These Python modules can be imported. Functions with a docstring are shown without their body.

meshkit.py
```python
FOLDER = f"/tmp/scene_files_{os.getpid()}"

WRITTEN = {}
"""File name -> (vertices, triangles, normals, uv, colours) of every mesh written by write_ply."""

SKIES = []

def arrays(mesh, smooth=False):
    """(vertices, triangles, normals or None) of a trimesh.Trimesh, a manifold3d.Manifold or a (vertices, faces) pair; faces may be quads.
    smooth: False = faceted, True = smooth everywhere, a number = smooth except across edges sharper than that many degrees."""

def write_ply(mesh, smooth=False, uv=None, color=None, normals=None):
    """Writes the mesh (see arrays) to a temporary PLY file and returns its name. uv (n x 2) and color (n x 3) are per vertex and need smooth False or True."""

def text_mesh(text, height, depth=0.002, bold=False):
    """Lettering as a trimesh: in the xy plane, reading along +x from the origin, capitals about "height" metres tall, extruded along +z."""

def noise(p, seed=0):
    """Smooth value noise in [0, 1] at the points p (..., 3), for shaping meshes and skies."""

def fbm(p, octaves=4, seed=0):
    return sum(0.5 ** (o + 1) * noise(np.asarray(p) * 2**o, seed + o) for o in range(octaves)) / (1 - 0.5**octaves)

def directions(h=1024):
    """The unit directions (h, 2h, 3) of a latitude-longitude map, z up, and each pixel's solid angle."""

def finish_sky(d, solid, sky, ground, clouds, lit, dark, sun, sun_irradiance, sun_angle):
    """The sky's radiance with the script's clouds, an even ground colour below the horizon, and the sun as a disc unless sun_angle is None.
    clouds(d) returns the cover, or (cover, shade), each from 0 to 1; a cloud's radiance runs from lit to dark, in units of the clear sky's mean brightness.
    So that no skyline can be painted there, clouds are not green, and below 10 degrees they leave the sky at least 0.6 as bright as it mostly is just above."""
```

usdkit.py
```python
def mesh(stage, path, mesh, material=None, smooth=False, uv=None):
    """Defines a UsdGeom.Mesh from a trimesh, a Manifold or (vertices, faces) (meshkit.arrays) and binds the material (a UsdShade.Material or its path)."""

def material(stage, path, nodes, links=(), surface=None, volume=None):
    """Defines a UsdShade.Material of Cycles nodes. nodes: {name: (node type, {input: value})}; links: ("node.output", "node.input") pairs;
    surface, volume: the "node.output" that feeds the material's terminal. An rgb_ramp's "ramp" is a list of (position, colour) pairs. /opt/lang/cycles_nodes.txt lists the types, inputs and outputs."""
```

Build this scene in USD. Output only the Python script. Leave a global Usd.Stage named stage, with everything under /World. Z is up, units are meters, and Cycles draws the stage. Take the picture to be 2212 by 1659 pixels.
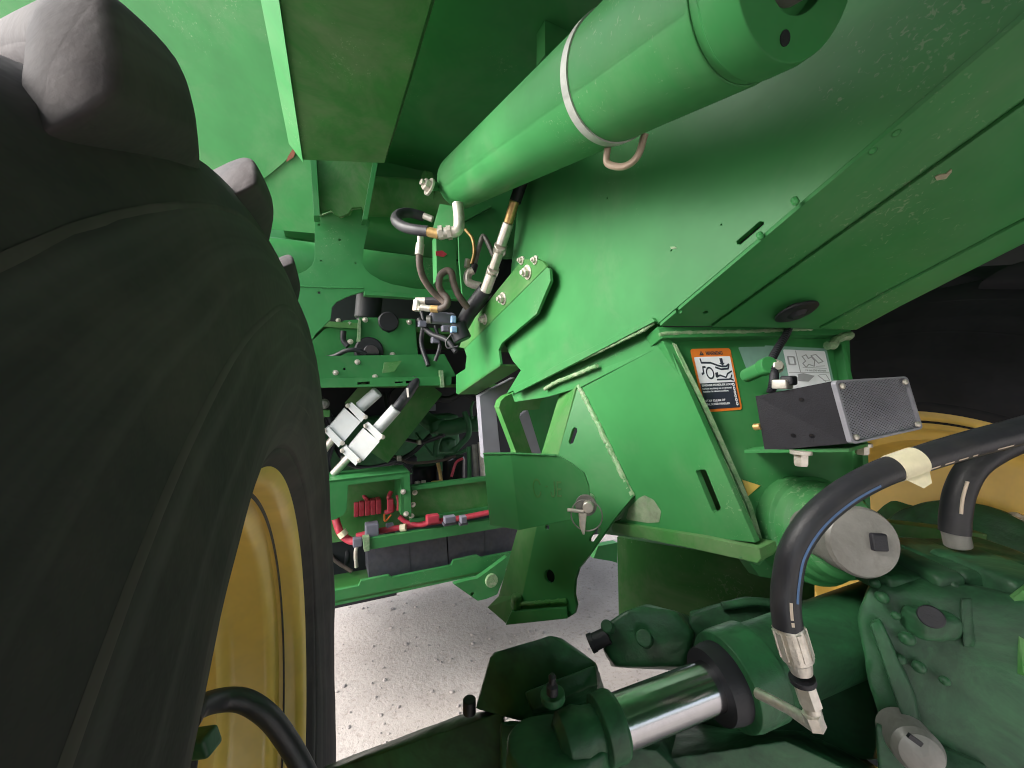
import math, random
import numpy as np, trimesh, shapely
import shapely.geometry as sg
import manifold3d as m3
import usdkit, meshkit
from pxr import Usd, UsdGeom, UsdLux, UsdShade, Gf, Sdf

random.seed(7)
RNG = np.random.default_rng(7)
stage = Usd.Stage.CreateInMemory()
UsdGeom.SetStageUpAxis(stage, UsdGeom.Tokens.z)
UsdGeom.SetStageMetersPerUnit(stage, 1.0)
UsdGeom.Xform.Define(stage, '/World')
UsdGeom.Scope.Define(stage, '/World/Looks')

# ------------------------------------------------------------------ camera, sky, sun
EYE = np.array([0.0, 0.0, 1.70])                 # the camera looks level along +y
cam = UsdGeom.Camera.Define(stage, '/World/camera')
cam.AddTranslateOp().Set(Gf.Vec3d(*EYE))
cam.AddRotateXOp().Set(90.0)
cam.CreateHorizontalApertureAttr(36.0)
cam.CreateVerticalApertureAttr(27.0)
cam.CreateFocalLengthAttr(36.0 * 834 / 2212)     # ultra-wide phone lens
cam.CreateClippingRangeAttr(Gf.Vec2f(0.02, 500))
cam.CreateExposureAttr(1.68)

SUN_DIR = np.array([-0.78, -0.24, 0.58]); SUN_DIR /= np.linalg.norm(SUN_DIR)   # towards the bright overcast quarter
SUN_EL, SUN_ROT = math.asin(SUN_DIR[2]), math.atan2(SUN_DIR[0], SUN_DIR[1])
sky_mat = usdkit.material(stage, '/World/Looks/sky_light', {
    'sky': ('sky_texture', {'sky_type': 'single_scattering', 'sun_disc': False, 'sun_elevation': SUN_EL, 'sun_rotation': SUN_ROT, 'aerosol_density': 3.0}),
    'hs': ('hsv', {'saturation': 0.45}),
    'bg': ('background_shader', {'strength': 0.15})},
    [('sky.color', 'hs.color'), ('hs.color', 'bg.color')], surface='bg.background')
dome = UsdLux.DomeLight.Define(stage, '/World/sky')
UsdShade.MaterialBindingAPI.Apply(dome.GetPrim()).Bind(sky_mat)
dome.GetPrim().SetCustomDataByKey('kind', 'structure')
dome.GetPrim().SetCustomDataByKey('label', 'pale overcast daylight sky outside the machine')
sun = UsdLux.DistantLight.Define(stage, '/World/sun')
sun.CreateIntensityAttr(0.34); sun.CreateAngleAttr(50.0); sun.CreateNormalizeAttr(True) if hasattr(sun, 'CreateNormalizeAttr') else None
sun.CreateColorAttr(Gf.Vec3f(1.0, 0.97, 0.92))
_z = SUN_DIR; _x = np.cross([0, 0, 1], _z); _x /= np.linalg.norm(_x); _y = np.cross(_z, _x)
sun.AddTransformOp().Set(Gf.Matrix4d(*_x, 0, *_y, 0, *_z, 0, 0, 0, 0, 1))

# ------------------------------------------------------------------ materials
def mat(name, base, rough=0.5, metal=0.0, dust_shade=None, dust_shade_amt=0.0, var=0.12, scale=9.0, bump=0.0, bump_scale=60.0, coat=0.0, bevel=0.0, spec=0.5, thresh=(0.45, 0.75), chips=0.0):
    base = np.array(base, float)
    n = {'geo': ('texture_coordinate', {}), 'oi': ('object_info', {}),
         'no': ('noise_texture', {'scale': scale, 'detail': 6.0, 'roughness': 0.6}),
         'ra': ('rgb_ramp', {'ramp': [(0.3, tuple(base * (1 - var))), (0.7, tuple(np.minimum(base * (1 + var), 1)))]}),
         'p': ('principled_bsdf', {'roughness': rough, 'metallic': metal, 'coat_weight': coat, 'coat_roughness': 0.15, 'specular_ior_level': spec})}
    l = [('geo.object', 'no.vector'), ('no.fac', 'ra.fac')]
    col = 'ra.color'
    if dust_shade is not None:
        n['n2'] = ('noise_texture', {'scale': scale * 0.55, 'detail': 8.0, 'roughness': 0.72, 'distortion': 0.6})
        n['mr'] = ('map_range', {'from_min': thresh[0], 'from_max': thresh[1], 'to_min': 0.0, 'to_max': dust_shade_amt, 'clamp': True})
        n['mx'] = ('mix', {'color2': dust_shade})
        n['rr'] = ('map_range', {'from_min': thresh[0], 'from_max': thresh[1], 'to_min': rough, 'to_max': min(1, rough + 0.3 * dust_shade_amt * (rough > .25) + 0.06), 'clamp': True})
        l += [('geo.object', 'n2.vector'), ('n2.fac', 'mr.value'), ('mr.result', 'mx.fac'), (col, 'mx.color1'), ('n2.fac', 'rr.value'), ('rr.result', 'p.roughness')]
        col = 'mx.color'
    if chips:                                             # small scuffs, chaff and chipped spots
        n['c1'] = ('noise_texture', {'scale': 115.0, 'detail': 3.0, 'roughness': 0.5, 'distortion': 1.2})
        n['c2'] = ('noise_texture', {'scale': 3.3, 'detail': 4.0})
        n['cm'] = ('math', {'math_type': 'multiply'})
        n['cr'] = ('map_range', {'from_min': 0.385, 'from_max': 0.44, 'to_min': 0.0, 'to_max': chips, 'clamp': True})
        n['cx'] = ('mix', {'color2': (0.34, 0.38, 0.27)})
        l += [('geo.object', 'c1.vector'), ('geo.object', 'c2.vector'), ('c1.fac', 'cm.value1'), ('c2.fac', 'cm.value2'), ('cm.value', 'cr.value'), ('cr.result', 'cx.fac'), (col, 'cx.color1')]
        col = 'cx.color'
    l.append((col, 'p.base_color'))
    nrm = None
    if bevel:
        n['bv'] = ('bevel', {'radius': bevel, 'samples': 4}); nrm = 'bv.bevel'
    if bump:
        n['nb'] = ('noise_texture', {'scale': bump_scale, 'detail': 5.0, 'roughness': 0.6})
        n['bp'] = ('bump', {'strength': bump, 'distance': 0.004})
        l += [('geo.object', 'nb.vector'), ('nb.fac', 'bp.height')]
        if nrm: l.append((nrm, 'bp.normal'))
        nrm = 'bp.normal'
    if nrm:
        l += [(nrm, 'p.normal')]
        if coat: l += [(nrm, 'p.coat_normal')]
    return usdkit.material(stage, '/World/Looks/' + name, n, l, surface='p.BSDF')

M = {}
M['green'] = mat('green_paint', (0.036, 0.195, 0.056), 0.43, dust_shade=(0.17, 0.24, 0.14), dust_shade_amt=0.38, var=0.12, scale=5, bump=0.06, bump_scale=35, spec=0.3, chips=0.32, bevel=0.0025, thresh=(0.48, 0.80))
M['green_dusty'] = mat('dusty_green_paint', (0.045, 0.19, 0.042), 0.5, dust_shade=(0.23, 0.24, 0.16), dust_shade_amt=0.55, var=0.15, scale=7, bump=0.10, bump_scale=45, bevel=0.0025, spec=0.3, chips=0.3, thresh=(0.42, 0.75))
M['green_cast'] = mat('shaded_casting_green', (0.028, 0.135, 0.050), 0.30, dust_shade=(0.012, 0.022, 0.016), dust_shade_amt=0.75, var=0.2, scale=12, bump=0.3, bump_scale=60, coat=0.12, spec=0.35, bevel=0.004, thresh=(0.30, 0.62))  # same green, base and mottle darkened to carry the shade on the castings
M['green_engine'] = mat('engine_green_paint', (0.024, 0.12, 0.04), 0.55, dust_shade=(0.02, 0.03, 0.02), dust_shade_amt=0.7, var=0.2)
M['weld'] = mat('painted_weld', (0.12, 0.27, 0.11), 0.42, dust_shade=(0.40, 0.42, 0.31), dust_shade_amt=0.7, var=0.25, scale=60, bump=0.5, bump_scale=180, thresh=(0.4, 0.65))
def tyre_material():
    n = {'tc': ('texture_coordinate', {}), 'sx': ('separate_xyz', {}), 'yy': ('math', {'math_type': 'multiply'}), 'zz': ('math', {'math_type': 'multiply'}), 'ad': ('math', {'math_type': 'add'}),
         'r': ('math', {'math_type': 'sqrt'}), 'wob': ('noise_texture', {'scale': 1.6, 'detail': 3.0}), 'wm': ('math', {'math_type': 'multiply_add', 'value2': 0.10}),
         'cv': ('combine_xyz', {}), 'ring': ('noise_texture', {'scale': 26.0, 'detail': 4.0, 'roughness': 0.55}), 'rm': ('map_range', {'from_min': 0.52, 'from_max': 0.78, 'to_min': 0.0, 'to_max': 0.38, 'clamp': True}),
         'pat': ('noise_texture', {'scale': 3.1, 'detail': 7.0, 'roughness': 0.68, 'distortion': 0.8}), 'pm': ('map_range', {'from_min': 0.40, 'from_max': 0.72, 'to_min': 0.0, 'to_max': 0.62, 'clamp': True}),
         'm1': ('mix', {'color1': (0.038, 0.033, 0.037), 'color2': (0.115, 0.092, 0.086)}), 'm2': ('mix', {'color2': (0.21, 0.205, 0.20)}),
         'fine': ('noise_texture', {'scale': 90.0, 'detail': 4.0}), 'bp': ('bump', {'strength': 0.25, 'distance': 0.003}), 'p': ('principled_bsdf', {'roughness': 0.78, 'specular_ior_level': 0.3})}
    l = [('tc.object', 'sx.vector'), ('sx.y', 'yy.value1'), ('sx.y', 'yy.value2'), ('sx.z', 'zz.value1'), ('sx.z', 'zz.value2'), ('yy.value', 'ad.value1'), ('zz.value', 'ad.value2'), ('ad.value', 'r.value1'),
         ('tc.object', 'wob.vector'), ('wob.fac', 'wm.value1'), ('r.value', 'wm.value3'), ('wm.value', 'cv.x'), ('sx.x', 'cv.y'), ('cv.vector', 'ring.vector'), ('ring.fac', 'rm.value'),
         ('tc.object', 'pat.vector'), ('pat.fac', 'pm.value'), ('pm.result', 'm1.fac'), ('m1.color', 'm2.color1'), ('rm.result', 'm2.fac'), ('m2.color', 'p.base_color'),
         ('tc.object', 'fine.vector'), ('fine.fac', 'bp.height'), ('bp.normal', 'p.normal')]
    return usdkit.material(stage, '/World/Looks/tyre_rubber', n, l, surface='p.BSDF')
M['rubber'] = tyre_material()
M['ring_rubber'] = mat('scuffed_rubber', (0.075, 0.064, 0.064), 0.8, var=0.3, scale=9, dust_shade=(0.05, 0.043, 0.043), dust_shade_amt=1.0, spec=0.25)
M['shaded_tyre'] = mat('shaded_tyre_rubber', (0.020, 0.0205, 0.025), 0.8, var=0.3, scale=6, dust_shade=(0.05, 0.048, 0.05), dust_shade_amt=0.4, bump=0.3, bump_scale=60, spec=0.25)
M['hose'] = mat('hose_rubber', (0.014, 0.014, 0.018), 0.42, dust_shade=(0.06, 0.055, 0.05), dust_shade_amt=0.3, var=0.2, scale=30, bump=0.12, bump_scale=300)
M['hose_brown'] = mat('dusty_hose_rubber', (0.055, 0.04, 0.032), 0.6, dust_shade=(0.16, 0.12, 0.09), dust_shade_amt=0.6, scale=40, bump=0.15, bump_scale=300)
M['yellow'] = mat('yellow_rim_paint', (0.78, 0.53, 0.12), 0.36, dust_shade=(0.44, 0.32, 0.15), dust_shade_amt=0.4, var=0.10, scale=7, bump=0.08, bump_scale=30, coat=0.25, bevel=0.003)
M['zinc'] = mat('zinc_plate', (0.62, 0.58, 0.52), 0.38, metal=0.75, dust_shade=(0.4, 0.34, 0.26), dust_shade_amt=0.45, var=0.15, scale=80, bump=0.1, bump_scale=300)
M['brass'] = mat('yellow_zinc_plate', (0.55, 0.36, 0.15), 0.4, metal=0.7, var=0.2, scale=60)
M['chrome'] = mat('chrome', (0.46, 0.46, 0.48), 0.17, metal=1.0, dust_shade=(0.25, 0.24, 0.22), dust_shade_amt=0.25, var=0.05, scale=14, bump=0.04, bump_scale=120)
M['steel'] = mat('worn_steel', (0.20, 0.195, 0.18), 0.45, metal=0.4, dust_shade=(0.10, 0.085, 0.07), dust_shade_amt=0.7, var=0.2, scale=18, bump=0.2, bump_scale=80)
M['white'] = mat('white_coated_valve', (0.46, 0.48, 0.475), 0.45, var=0.05, scale=30, dust_shade=(0.5, 0.46, 0.38), dust_shade_amt=0.25)
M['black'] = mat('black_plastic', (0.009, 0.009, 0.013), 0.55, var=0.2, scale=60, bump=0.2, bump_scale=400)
M['black_gloss'] = mat('black_gloss', (0.008, 0.008, 0.010), 0.2, var=0.1)
M['grille'] = mat('grey_grille', (0.30, 0.30, 0.34), 0.4, metal=0.3, var=0.1, scale=60)
M['battery'] = mat('battery_case', (0.05, 0.05, 0.066), 0.5, var=0.2, scale=40, dust_shade=(0.12, 0.11, 0.10), dust_shade_amt=0.4)
M['red'] = mat('red_plastic', (0.42, 0.03, 0.055), 0.5, var=0.1, scale=40, dust_shade=(0.5, 0.18, 0.18), dust_shade_amt=0.3)
M['orange_wire'] = mat('orange_wire', (0.6, 0.14, 0.02), 0.5)
M['grey_paint'] = mat('grey_paint', (0.27, 0.27, 0.31), 0.45, var=0.08, bump=0.05, bevel=0.002)
M['grey_plastic'] = mat('grey_plastic', (0.15, 0.15, 0.19), 0.5, var=0.1)
M['blue'] = mat('blue_stripe', (0.06, 0.14, 0.30), 0.5, var=0.25, scale=40)
M['print'] = mat('hose_print', (0.55, 0.45, 0.36), 0.6)
M['paper'] = mat('paper_label', (0.66, 0.60, 0.42), 0.6, dust_shade=(0.45, 0.4, 0.3), dust_shade_amt=0.4, scale=40)
M['d_orange'] = mat('decal_orange', (0.72, 0.19, 0.025), 0.4, var=0.06)
M['d_white'] = mat('decal_white', (0.78, 0.79, 0.83), 0.35, var=0.04)
M['d_dark'] = mat('decal_dark', (0.028, 0.034, 0.05), 0.35, var=0.1)
M['d_grey'] = mat('decal_grey', (0.32, 0.32, 0.34), 0.4, var=0.1)
M['d_clear'] = mat('decal_clear_film', (0.20, 0.36, 0.29), 0.22, var=0.12, scale=20)
M['blue_plug'] = mat('pale_blue_plug', (0.25, 0.38, 0.62), 0.4)
M['rust'] = mat('rust', (0.16, 0.05, 0.025), 0.8, var=0.3, scale=60)
M['mud_film'] = mat('mud_film', (0.20, 0.25, 0.16), 0.8, var=0.3, scale=30, dust_shade=(0.06, 0.2, 0.06), dust_shade_amt=0.8)
M['dull_line'] = mat('dull_tube', (0.33, 0.25, 0.19), 0.45, metal=0.2)
M['band'] = mat('grey_band', (0.42, 0.43, 0.40), 0.5, metal=0.3, var=0.2, scale=25, dust_shade=(0.2, 0.22, 0.17), dust_shade_amt=0.5)
M['residue'] = mat('dried_mud', (0.40, 0.36, 0.25), 0.85, var=0.25, scale=60, bump=0.4, bump_scale=120)

# ------------------------------------------------------------------ helpers: geometry
F0, CX, CY = 834.0, 1106.0, 829.5
YAW = math.radians(26.0)
FW = np.array([-math.sin(YAW), math.cos(YAW), 0.0])     # machine forward
RT = np.array([math.cos(YAW), math.sin(YAW), 0.0])      # machine right
UP = np.array([0, 0, 1.0])
A3 = lambda *p: np.array(p, float)
def ray(u, v): return np.array([(u - CX) / F0, 1.0, -(v - CY) / F0])
DS = 1.0                                                  # depth scale for a group of small parts
def P(u, v, d): return EYE + d * DS * ray(u, v)
def W(px, d): return px * d * DS / F0                          # size in metres of px at depth d
class Pl:
    """A plane n.p = s (relative to the eye)."""
    def __init__(s, n, off): s.n = np.array(n, float); k = np.linalg.norm(s.n); s.n /= k; s.off = off / k
    def at(s, u, v):
        r = ray(u, v); return EYE + r * (s.off / (s.n @ r))
    def d(s, u, v): return s.off / (s.n @ ray(u, v))
    def shift(s, k):                                      # k metres towards the camera
        return Pl(s.n, s.off - k * np.sign(s.off))
def PF(s): return Pl(FW, s)
def PR(s): return Pl(RT, s)
def PZ(z): return Pl(UP, z)
def P3(a, b, c):
    a, b, c = (np.array(P(*q)) - EYE for q in (a, b, c)); n = np.cross(b - a, c - a); return Pl(n, n @ a)

def cat(ms): return trimesh.util.concatenate([m for m in ms if m is not None])
def fix(m):
    m.process(validate=False) if False else None
    return m
def poly_prism(poly, o, ex, ey, th):
    """Shapely polygon in the (ex, ey) frame at o, from the face backwards by th along -ez (ez = ex x ey)."""
    m = trimesh.creation.extrude_polygon(poly, th, engine='earcut')
    ez = np.cross(ex, ey)
    v = m.vertices
    v = o + v[:, :1] * ex + v[:, 1:2] * ey + (v[:, 2:] - th) * ez
    return trimesh.Trimesh(v, m.faces, process=False)
def frame(pl):
    n = -pl.n * np.sign(pl.off)                           # towards the camera
    ref = UP if abs(n[2]) < 0.95 else np.array([0, 1.0, 0])
    ex = np.cross(ref, n); ex /= np.linalg.norm(ex)
    return ex, np.cross(n, ex), n
def plate(pts, pl, th, holes=(), rnd=0.0):
    """Polygon of pixels laid in a plane, th thick behind it. holes: lists of pixels or (u, v, r) circles/ellipses on the plane."""
    ex, ey, n = frame(pl)
    o = pl.at(*pts[0])
    to2 = lambda q: ((pl.at(*q) - o) @ ex, (pl.at(*q) - o) @ ey)
    poly = sg.Polygon([to2(q) for q in pts]).buffer(0)
    if rnd: poly = poly.buffer(-rnd).buffer(2 * rnd, quad_segs=4).buffer(-rnd, quad_segs=4)
    for h in holes:
        if isinstance(h, tuple):
            c = to2(h[:2]); r = W(h[2], pl.d(*h[:2])); poly = poly.difference(sg.Point(c).buffer(r, quad_segs=5))
        else:
            poly = poly.difference(sg.Polygon([to2(q) for q in h]).buffer(0.001).buffer(-0.001))
    gs = [g for g in getattr(poly, 'geoms', [poly]) if g.area > 1e-7]
    return cat([poly_prism(g, o, ex, ey, th) for g in gs])
def hexa(c):
    """Eight corners: front ring of four then back ring of four."""
    f = [[0, 1, 2], [0, 2, 3], [4, 6, 5], [4, 7, 6], [0, 4, 5], [0, 5, 1], [1, 5, 6], [1, 6, 2], [2, 6, 7], [2, 7, 3], [3, 7, 4], [3, 4, 0]]
    m = trimesh.Trimesh(np.array(c, float), f, process=False)
    if m.volume < 0: m.invert()
    return m
def hull(pts):
    return trimesh.convex.convex_hull(np.array(pts, float))
def bar(p, q, w, h, up=UP):
    """Box bar from p to q, w wide, h high."""
    p, q = np.array(p, float), np.array(q, float); a = q - p; a /= np.linalg.norm(a)
    s = np.cross(a, up); s /= np.linalg.norm(s); t = np.cross(s, a)
    c = [e + sx * s * w / 2 + sy * t * h / 2 for e in (p, q) for sx, sy in ((-1, -1), (1, -1), (1, 1), (-1, 1))]
    return hexa(c)
def rbox(c, ex, ey, ez, r=0.006, n=3):
    """Rounded box: half-axis vectors ex, ey, ez."""
    c = np.array(c, float); s = trimesh.creation.icosphere(subdivisions=1, radius=r).vertices
    k = [np.array(e) * max(0.05, 1 - r / np.linalg.norm(e)) for e in (ex, ey, ez)]
    return hull(np.concatenate([c + i * k[0] + j * k[1] + l * k[2] + s for i in (-1, 1) for j in (-1, 1) for l in (-1, 1)]))
def basis(a):
    a = np.array(a, float); a /= np.linalg.norm(a)
    s = np.cross(a, UP if abs(a[2]) < 0.9 else A3(1, 0, 0)); s /= np.linalg.norm(s)
    return a, s, np.cross(a, s)
def lathe(p, a, prof, seg=32, phase=0.0):
    """prof: (t along a, r) from p; closed with caps where r > 0."""
    a, s, t = basis(a); p = np.array(p, float)
    th = phase + np.arange(seg) * 2 * np.pi / seg
    ring = np.cos(th)[:, None] * s + np.sin(th)[:, None] * t
    v = np.concatenate([p + q * a + max(r, 1e-5) * ring for q, r in prof]); f = []
    for k in range(len(prof) - 1):
        i = k * seg + np.arange(seg); j = k * seg + (np.arange(seg) + 1) % seg
        f += list(np.stack([i, j, j + seg], 1)) + list(np.stack([i, j + seg, i + seg], 1))
    n = len(v); v = np.concatenate([v, [p + prof[0][0] * a, p + prof[-1][0] * a]])
    for e, base, c in ((0, 0, n), (1, (len(prof) - 1) * seg, n + 1)):
        if prof[-e][1] > 1e-4:
            i = base + np.arange(seg); j = base + (np.arange(seg) + 1) % seg
            f += list(np.stack([np.full(seg, c), *((j, i) if e == 0 else (i, j))], 1))
    m = trimesh.Trimesh(v, np.array(f), process=False)
    if m.volume < 0: m.invert()
    return m
def cyl(p, q, r, r2=None, seg=24, ch=None):
    p, q = np.array(p, float), np.array(q, float); L = np.linalg.norm(q - p); r2 = r if r2 is None else r2
    c = min(r, r2, L / 2) * 0.12 if ch is None else ch
    return lathe(p, q - p, [(0, r - c), (c, r), (L - c, r2), (L, r2 - c)] if c > 0 else [(0, r), (L, r2)], seg)
def spline(pts, n=8):
    p = np.array(pts, float); p = np.vstack([2 * p[0] - p[1], p, 2 * p[-1] - p[-2]]); out = []
    for i in range(1, len(p) - 2):
        for t in np.linspace(0, 1, n, endpoint=False):
            a, b, c, d = p[i - 1:i + 3]
            out.append(0.5 * (2 * b + (c - a) * t + (2 * a - 5 * b + 4 * c - d) * t**2 + (3 * b - a - 3 * c + d) * t**3))
    return np.array(out + [p[-2]])
def tube(pts, r, seg=12, smooth=8, wob=None):
    c = spline(pts, smooth) if smooth else np.array(pts, float)
    r = np.full(len(c), r, float) if np.ndim(r) == 0 else np.interp(np.linspace(0, 1, len(c)), np.linspace(0, 1, len(r)), r)
    if wob is not None: r = r * (1 + wob * (RNG.random(len(c)) - 0.5))
    T = np.gradient(c, axis=0); T /= np.linalg.norm(T, axis=1, keepdims=True)
    s = basis(T[0])[1]; th = np.arange(seg) * 2 * np.pi / seg; v = []
    for i in range(len(c)):
        s = s - T[i] * (s @ T[i]); s /= np.linalg.norm(s); t = np.cross(T[i], s)
        v.append(c[i] + r[i] * (np.cos(th)[:, None] * s + np.sin(th)[:, None] * t))
    v = np.concatenate(v); f = []
    for k in range(len(c) - 1):
        i = k * seg + np.arange(seg); j = k * seg + (np.arange(seg) + 1) % seg
        f += list(np.stack([i, j, j + seg], 1)) + list(np.stack([i, j + seg, i + seg], 1))
    n = len(v); v = np.vstack([v, c[0], c[-1]]); i = np.arange(seg); j = (i + 1) % seg; b = (len(c) - 1) * seg
    f += list(np.stack([np.full(seg, n), j, i], 1)) + list(np.stack([np.full(seg, n + 1), b + i, b + j], 1))
    m = trimesh.Trimesh(v, np.array(f), process=False)
    if m.volume < 0: m.invert()
    return m
def tpx(uvds, rpx, seg=12, smooth=8):
    """Tube through (u, v, depth) points, radius in pixels at the middle depth."""
    return tube([P(*q) for q in uvds], W(rpx, np.mean([q[2] for q in uvds])), seg, smooth)
def bead(pts, r, per=0.012):
    """Weld bead: rippled, lumpy tube."""
    p = np.array(pts, float); L = np.linalg.norm(np.diff(p, axis=0), axis=1).sum(); n = max(6, int(L / per * 2))
    cum = np.r_[0, np.cumsum(np.linalg.norm(np.diff(p, axis=0), axis=1))]; t = np.linspace(0, L, n)
    c = np.stack([np.interp(t, cum, p[:, k]) for k in range(3)], 1) + (RNG.random((n, 3)) - 0.5) * r * 0.35
    return tube(c, r * (0.85 + 0.35 * RNG.random(n)), 8, 0)
def bolt(p, n, r, h=None, stud=True):
    """Hex head on a washer with a bit of stud."""
    h = h or r * 0.9; n = np.array(n, float) / np.linalg.norm(n); p = np.array(p, float)
    ms = [cyl(p - n * 0.004, p + n * r * 0.22, r * 1.45, seg=16), lathe(p + n * r * 0.22, n, [(0, r), (h * 0.8, r), (h, r * 0.85)], 6, random.random())]
    if stud: ms.append(cyl(p + n * h, p + n * (h + r * 0.75), r * 0.5, seg=10))
    return cat(ms)
def patch(m, corners, lift=0.0):
    """Maps a flat mesh with x, y in the unit square (y up) and z in metres on to the quad TL, TR, BR, BL."""
    tl, tr, br, bl = (np.array(c, float) for c in corners)
    n = np.cross(tr - tl, bl - tl); n /= np.linalg.norm(n)
    if n @ (EYE - tl) < 0: n = -n
    x, y, z = m.vertices[:, 0:1], 1 - m.vertices[:, 1:2], m.vertices[:, 2:3]
    v = (1 - y) * ((1 - x) * tl + x * tr) + y * ((1 - x) * bl + x * br) + (z + lift) * n
    mm = trimesh.Trimesh(v, m.faces, process=False)
    if mm.volume < 0: mm.invert()
    return mm
def flat(poly, th=0.0004):
    poly = poly if isinstance(poly, sg.base.BaseGeometry) else sg.Polygon(poly)
    return cat([trimesh.creation.extrude_polygon(g, th, engine='earcut') for g in getattr(poly, 'geoms', [poly])])
def rrect(x0, y0, x1, y1, r): return sg.box(x0 + r, y0 + r, x1 - r, y1 - r).buffer(r, quad_segs=4) if r else sg.box(x0, y0, x1, y1)
def stroke(pts, w): return sg.LineString(pts).buffer(w / 2, quad_segs=2, cap_style=2)
def word(t, x, y, h, w, bold=True):
    """Text in the unit square: left x, baseline y, cap height h, total width w."""
    m = meshkit.text_mesh(t, 1.0, 1.0, bold); e = m.vertices[:, 0].max()
    m.vertices = np.stack([x + m.vertices[:, 0] / e * w, y + m.vertices[:, 1] * h, m.vertices[:, 2] * 0.0004], 1); return m
def rough(m, amp, scale, edge=0.02, seed=0):
    """Subdivides and lumps a mesh, for castings."""
    g = m3.Manifold(m3.Mesh(np.asarray(m.vertices, np.float32), np.asarray(m.faces, np.uint32)))
    if g.is_empty(): v, f = trimesh.remesh.subdivide_to_size(m.vertices, m.faces, edge, max_iter=12)
    else:
        q = g.refine_to_length(edge * .5).to_mesh(); v, f = q.vert_properties[:, :3], q.tri_verts
    m = trimesh.Trimesh(v, f, process=True); m.merge_vertices(); trimesh.smoothing.filter_laplacian(m, lamb=.5, iterations=1, volume_constraint=False); n = m.vertex_normals
    m.vertices = m.vertices + n * ((meshkit.fbm(m.vertices * scale, 3, seed) - 0.5) * 1.3 * amp)[:, None]; return m

# ------------------------------------------------------------------ helpers: things and parts
USED = {}
def numbered(parent, name):
    k = USED.setdefault((parent, name), 0); USED[(parent, name)] += 1
    return f'{parent}/{name}' if k == 0 else f'{parent}/{name}_{k:03d}'
class Thing:
    def __init__(s, name, label, category, group=None, kind=None):
        s.name, s.info, s.parts = name, dict(label=label, category=category), []
        if group: s.info['group'] = group
        if kind: s.info['kind'] = kind; s.info.pop('category') if kind == 'structure' else None
    def part(s, name, mesh, m, smooth=30, parent=None, label=None, kind=None):
        s.parts.append((name, mesh, m, smooth, parent, label, kind)); return len(s.parts) - 1
    def done(s, base=None):
        path = numbered('/World', s.name)
        allv = np.concatenate([p[1].vertices for p in s.parts])
        if base is None: base = np.array([(allv[:, 0].min() + allv[:, 0].max()) / 2, (allv[:, 1].min() + allv[:, 1].max()) / 2, allv[:, 2].min()])
        x = UsdGeom.Xform.Define(stage, path); x.AddTranslateOp().Set(Gf.Vec3d(*map(float, base)))
        for k, v in s.info.items(): x.GetPrim().SetCustomDataByKey(k, v)
        paths = []
        for name, mesh, m, smooth, parent, label, kind in s.parts:
            pp = numbered(path if parent is None else paths[parent], name); paths.append(pp)
            mesh = mesh.copy(); mesh.vertices = mesh.vertices - base
            g = usdkit.mesh(stage, pp, mesh, M[m], smooth=smooth)
            if label: g.GetPrim().SetCustomDataByKey('label', label)
            if kind: g.GetPrim().SetCustomDataByKey('kind', kind)
        return path

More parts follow.
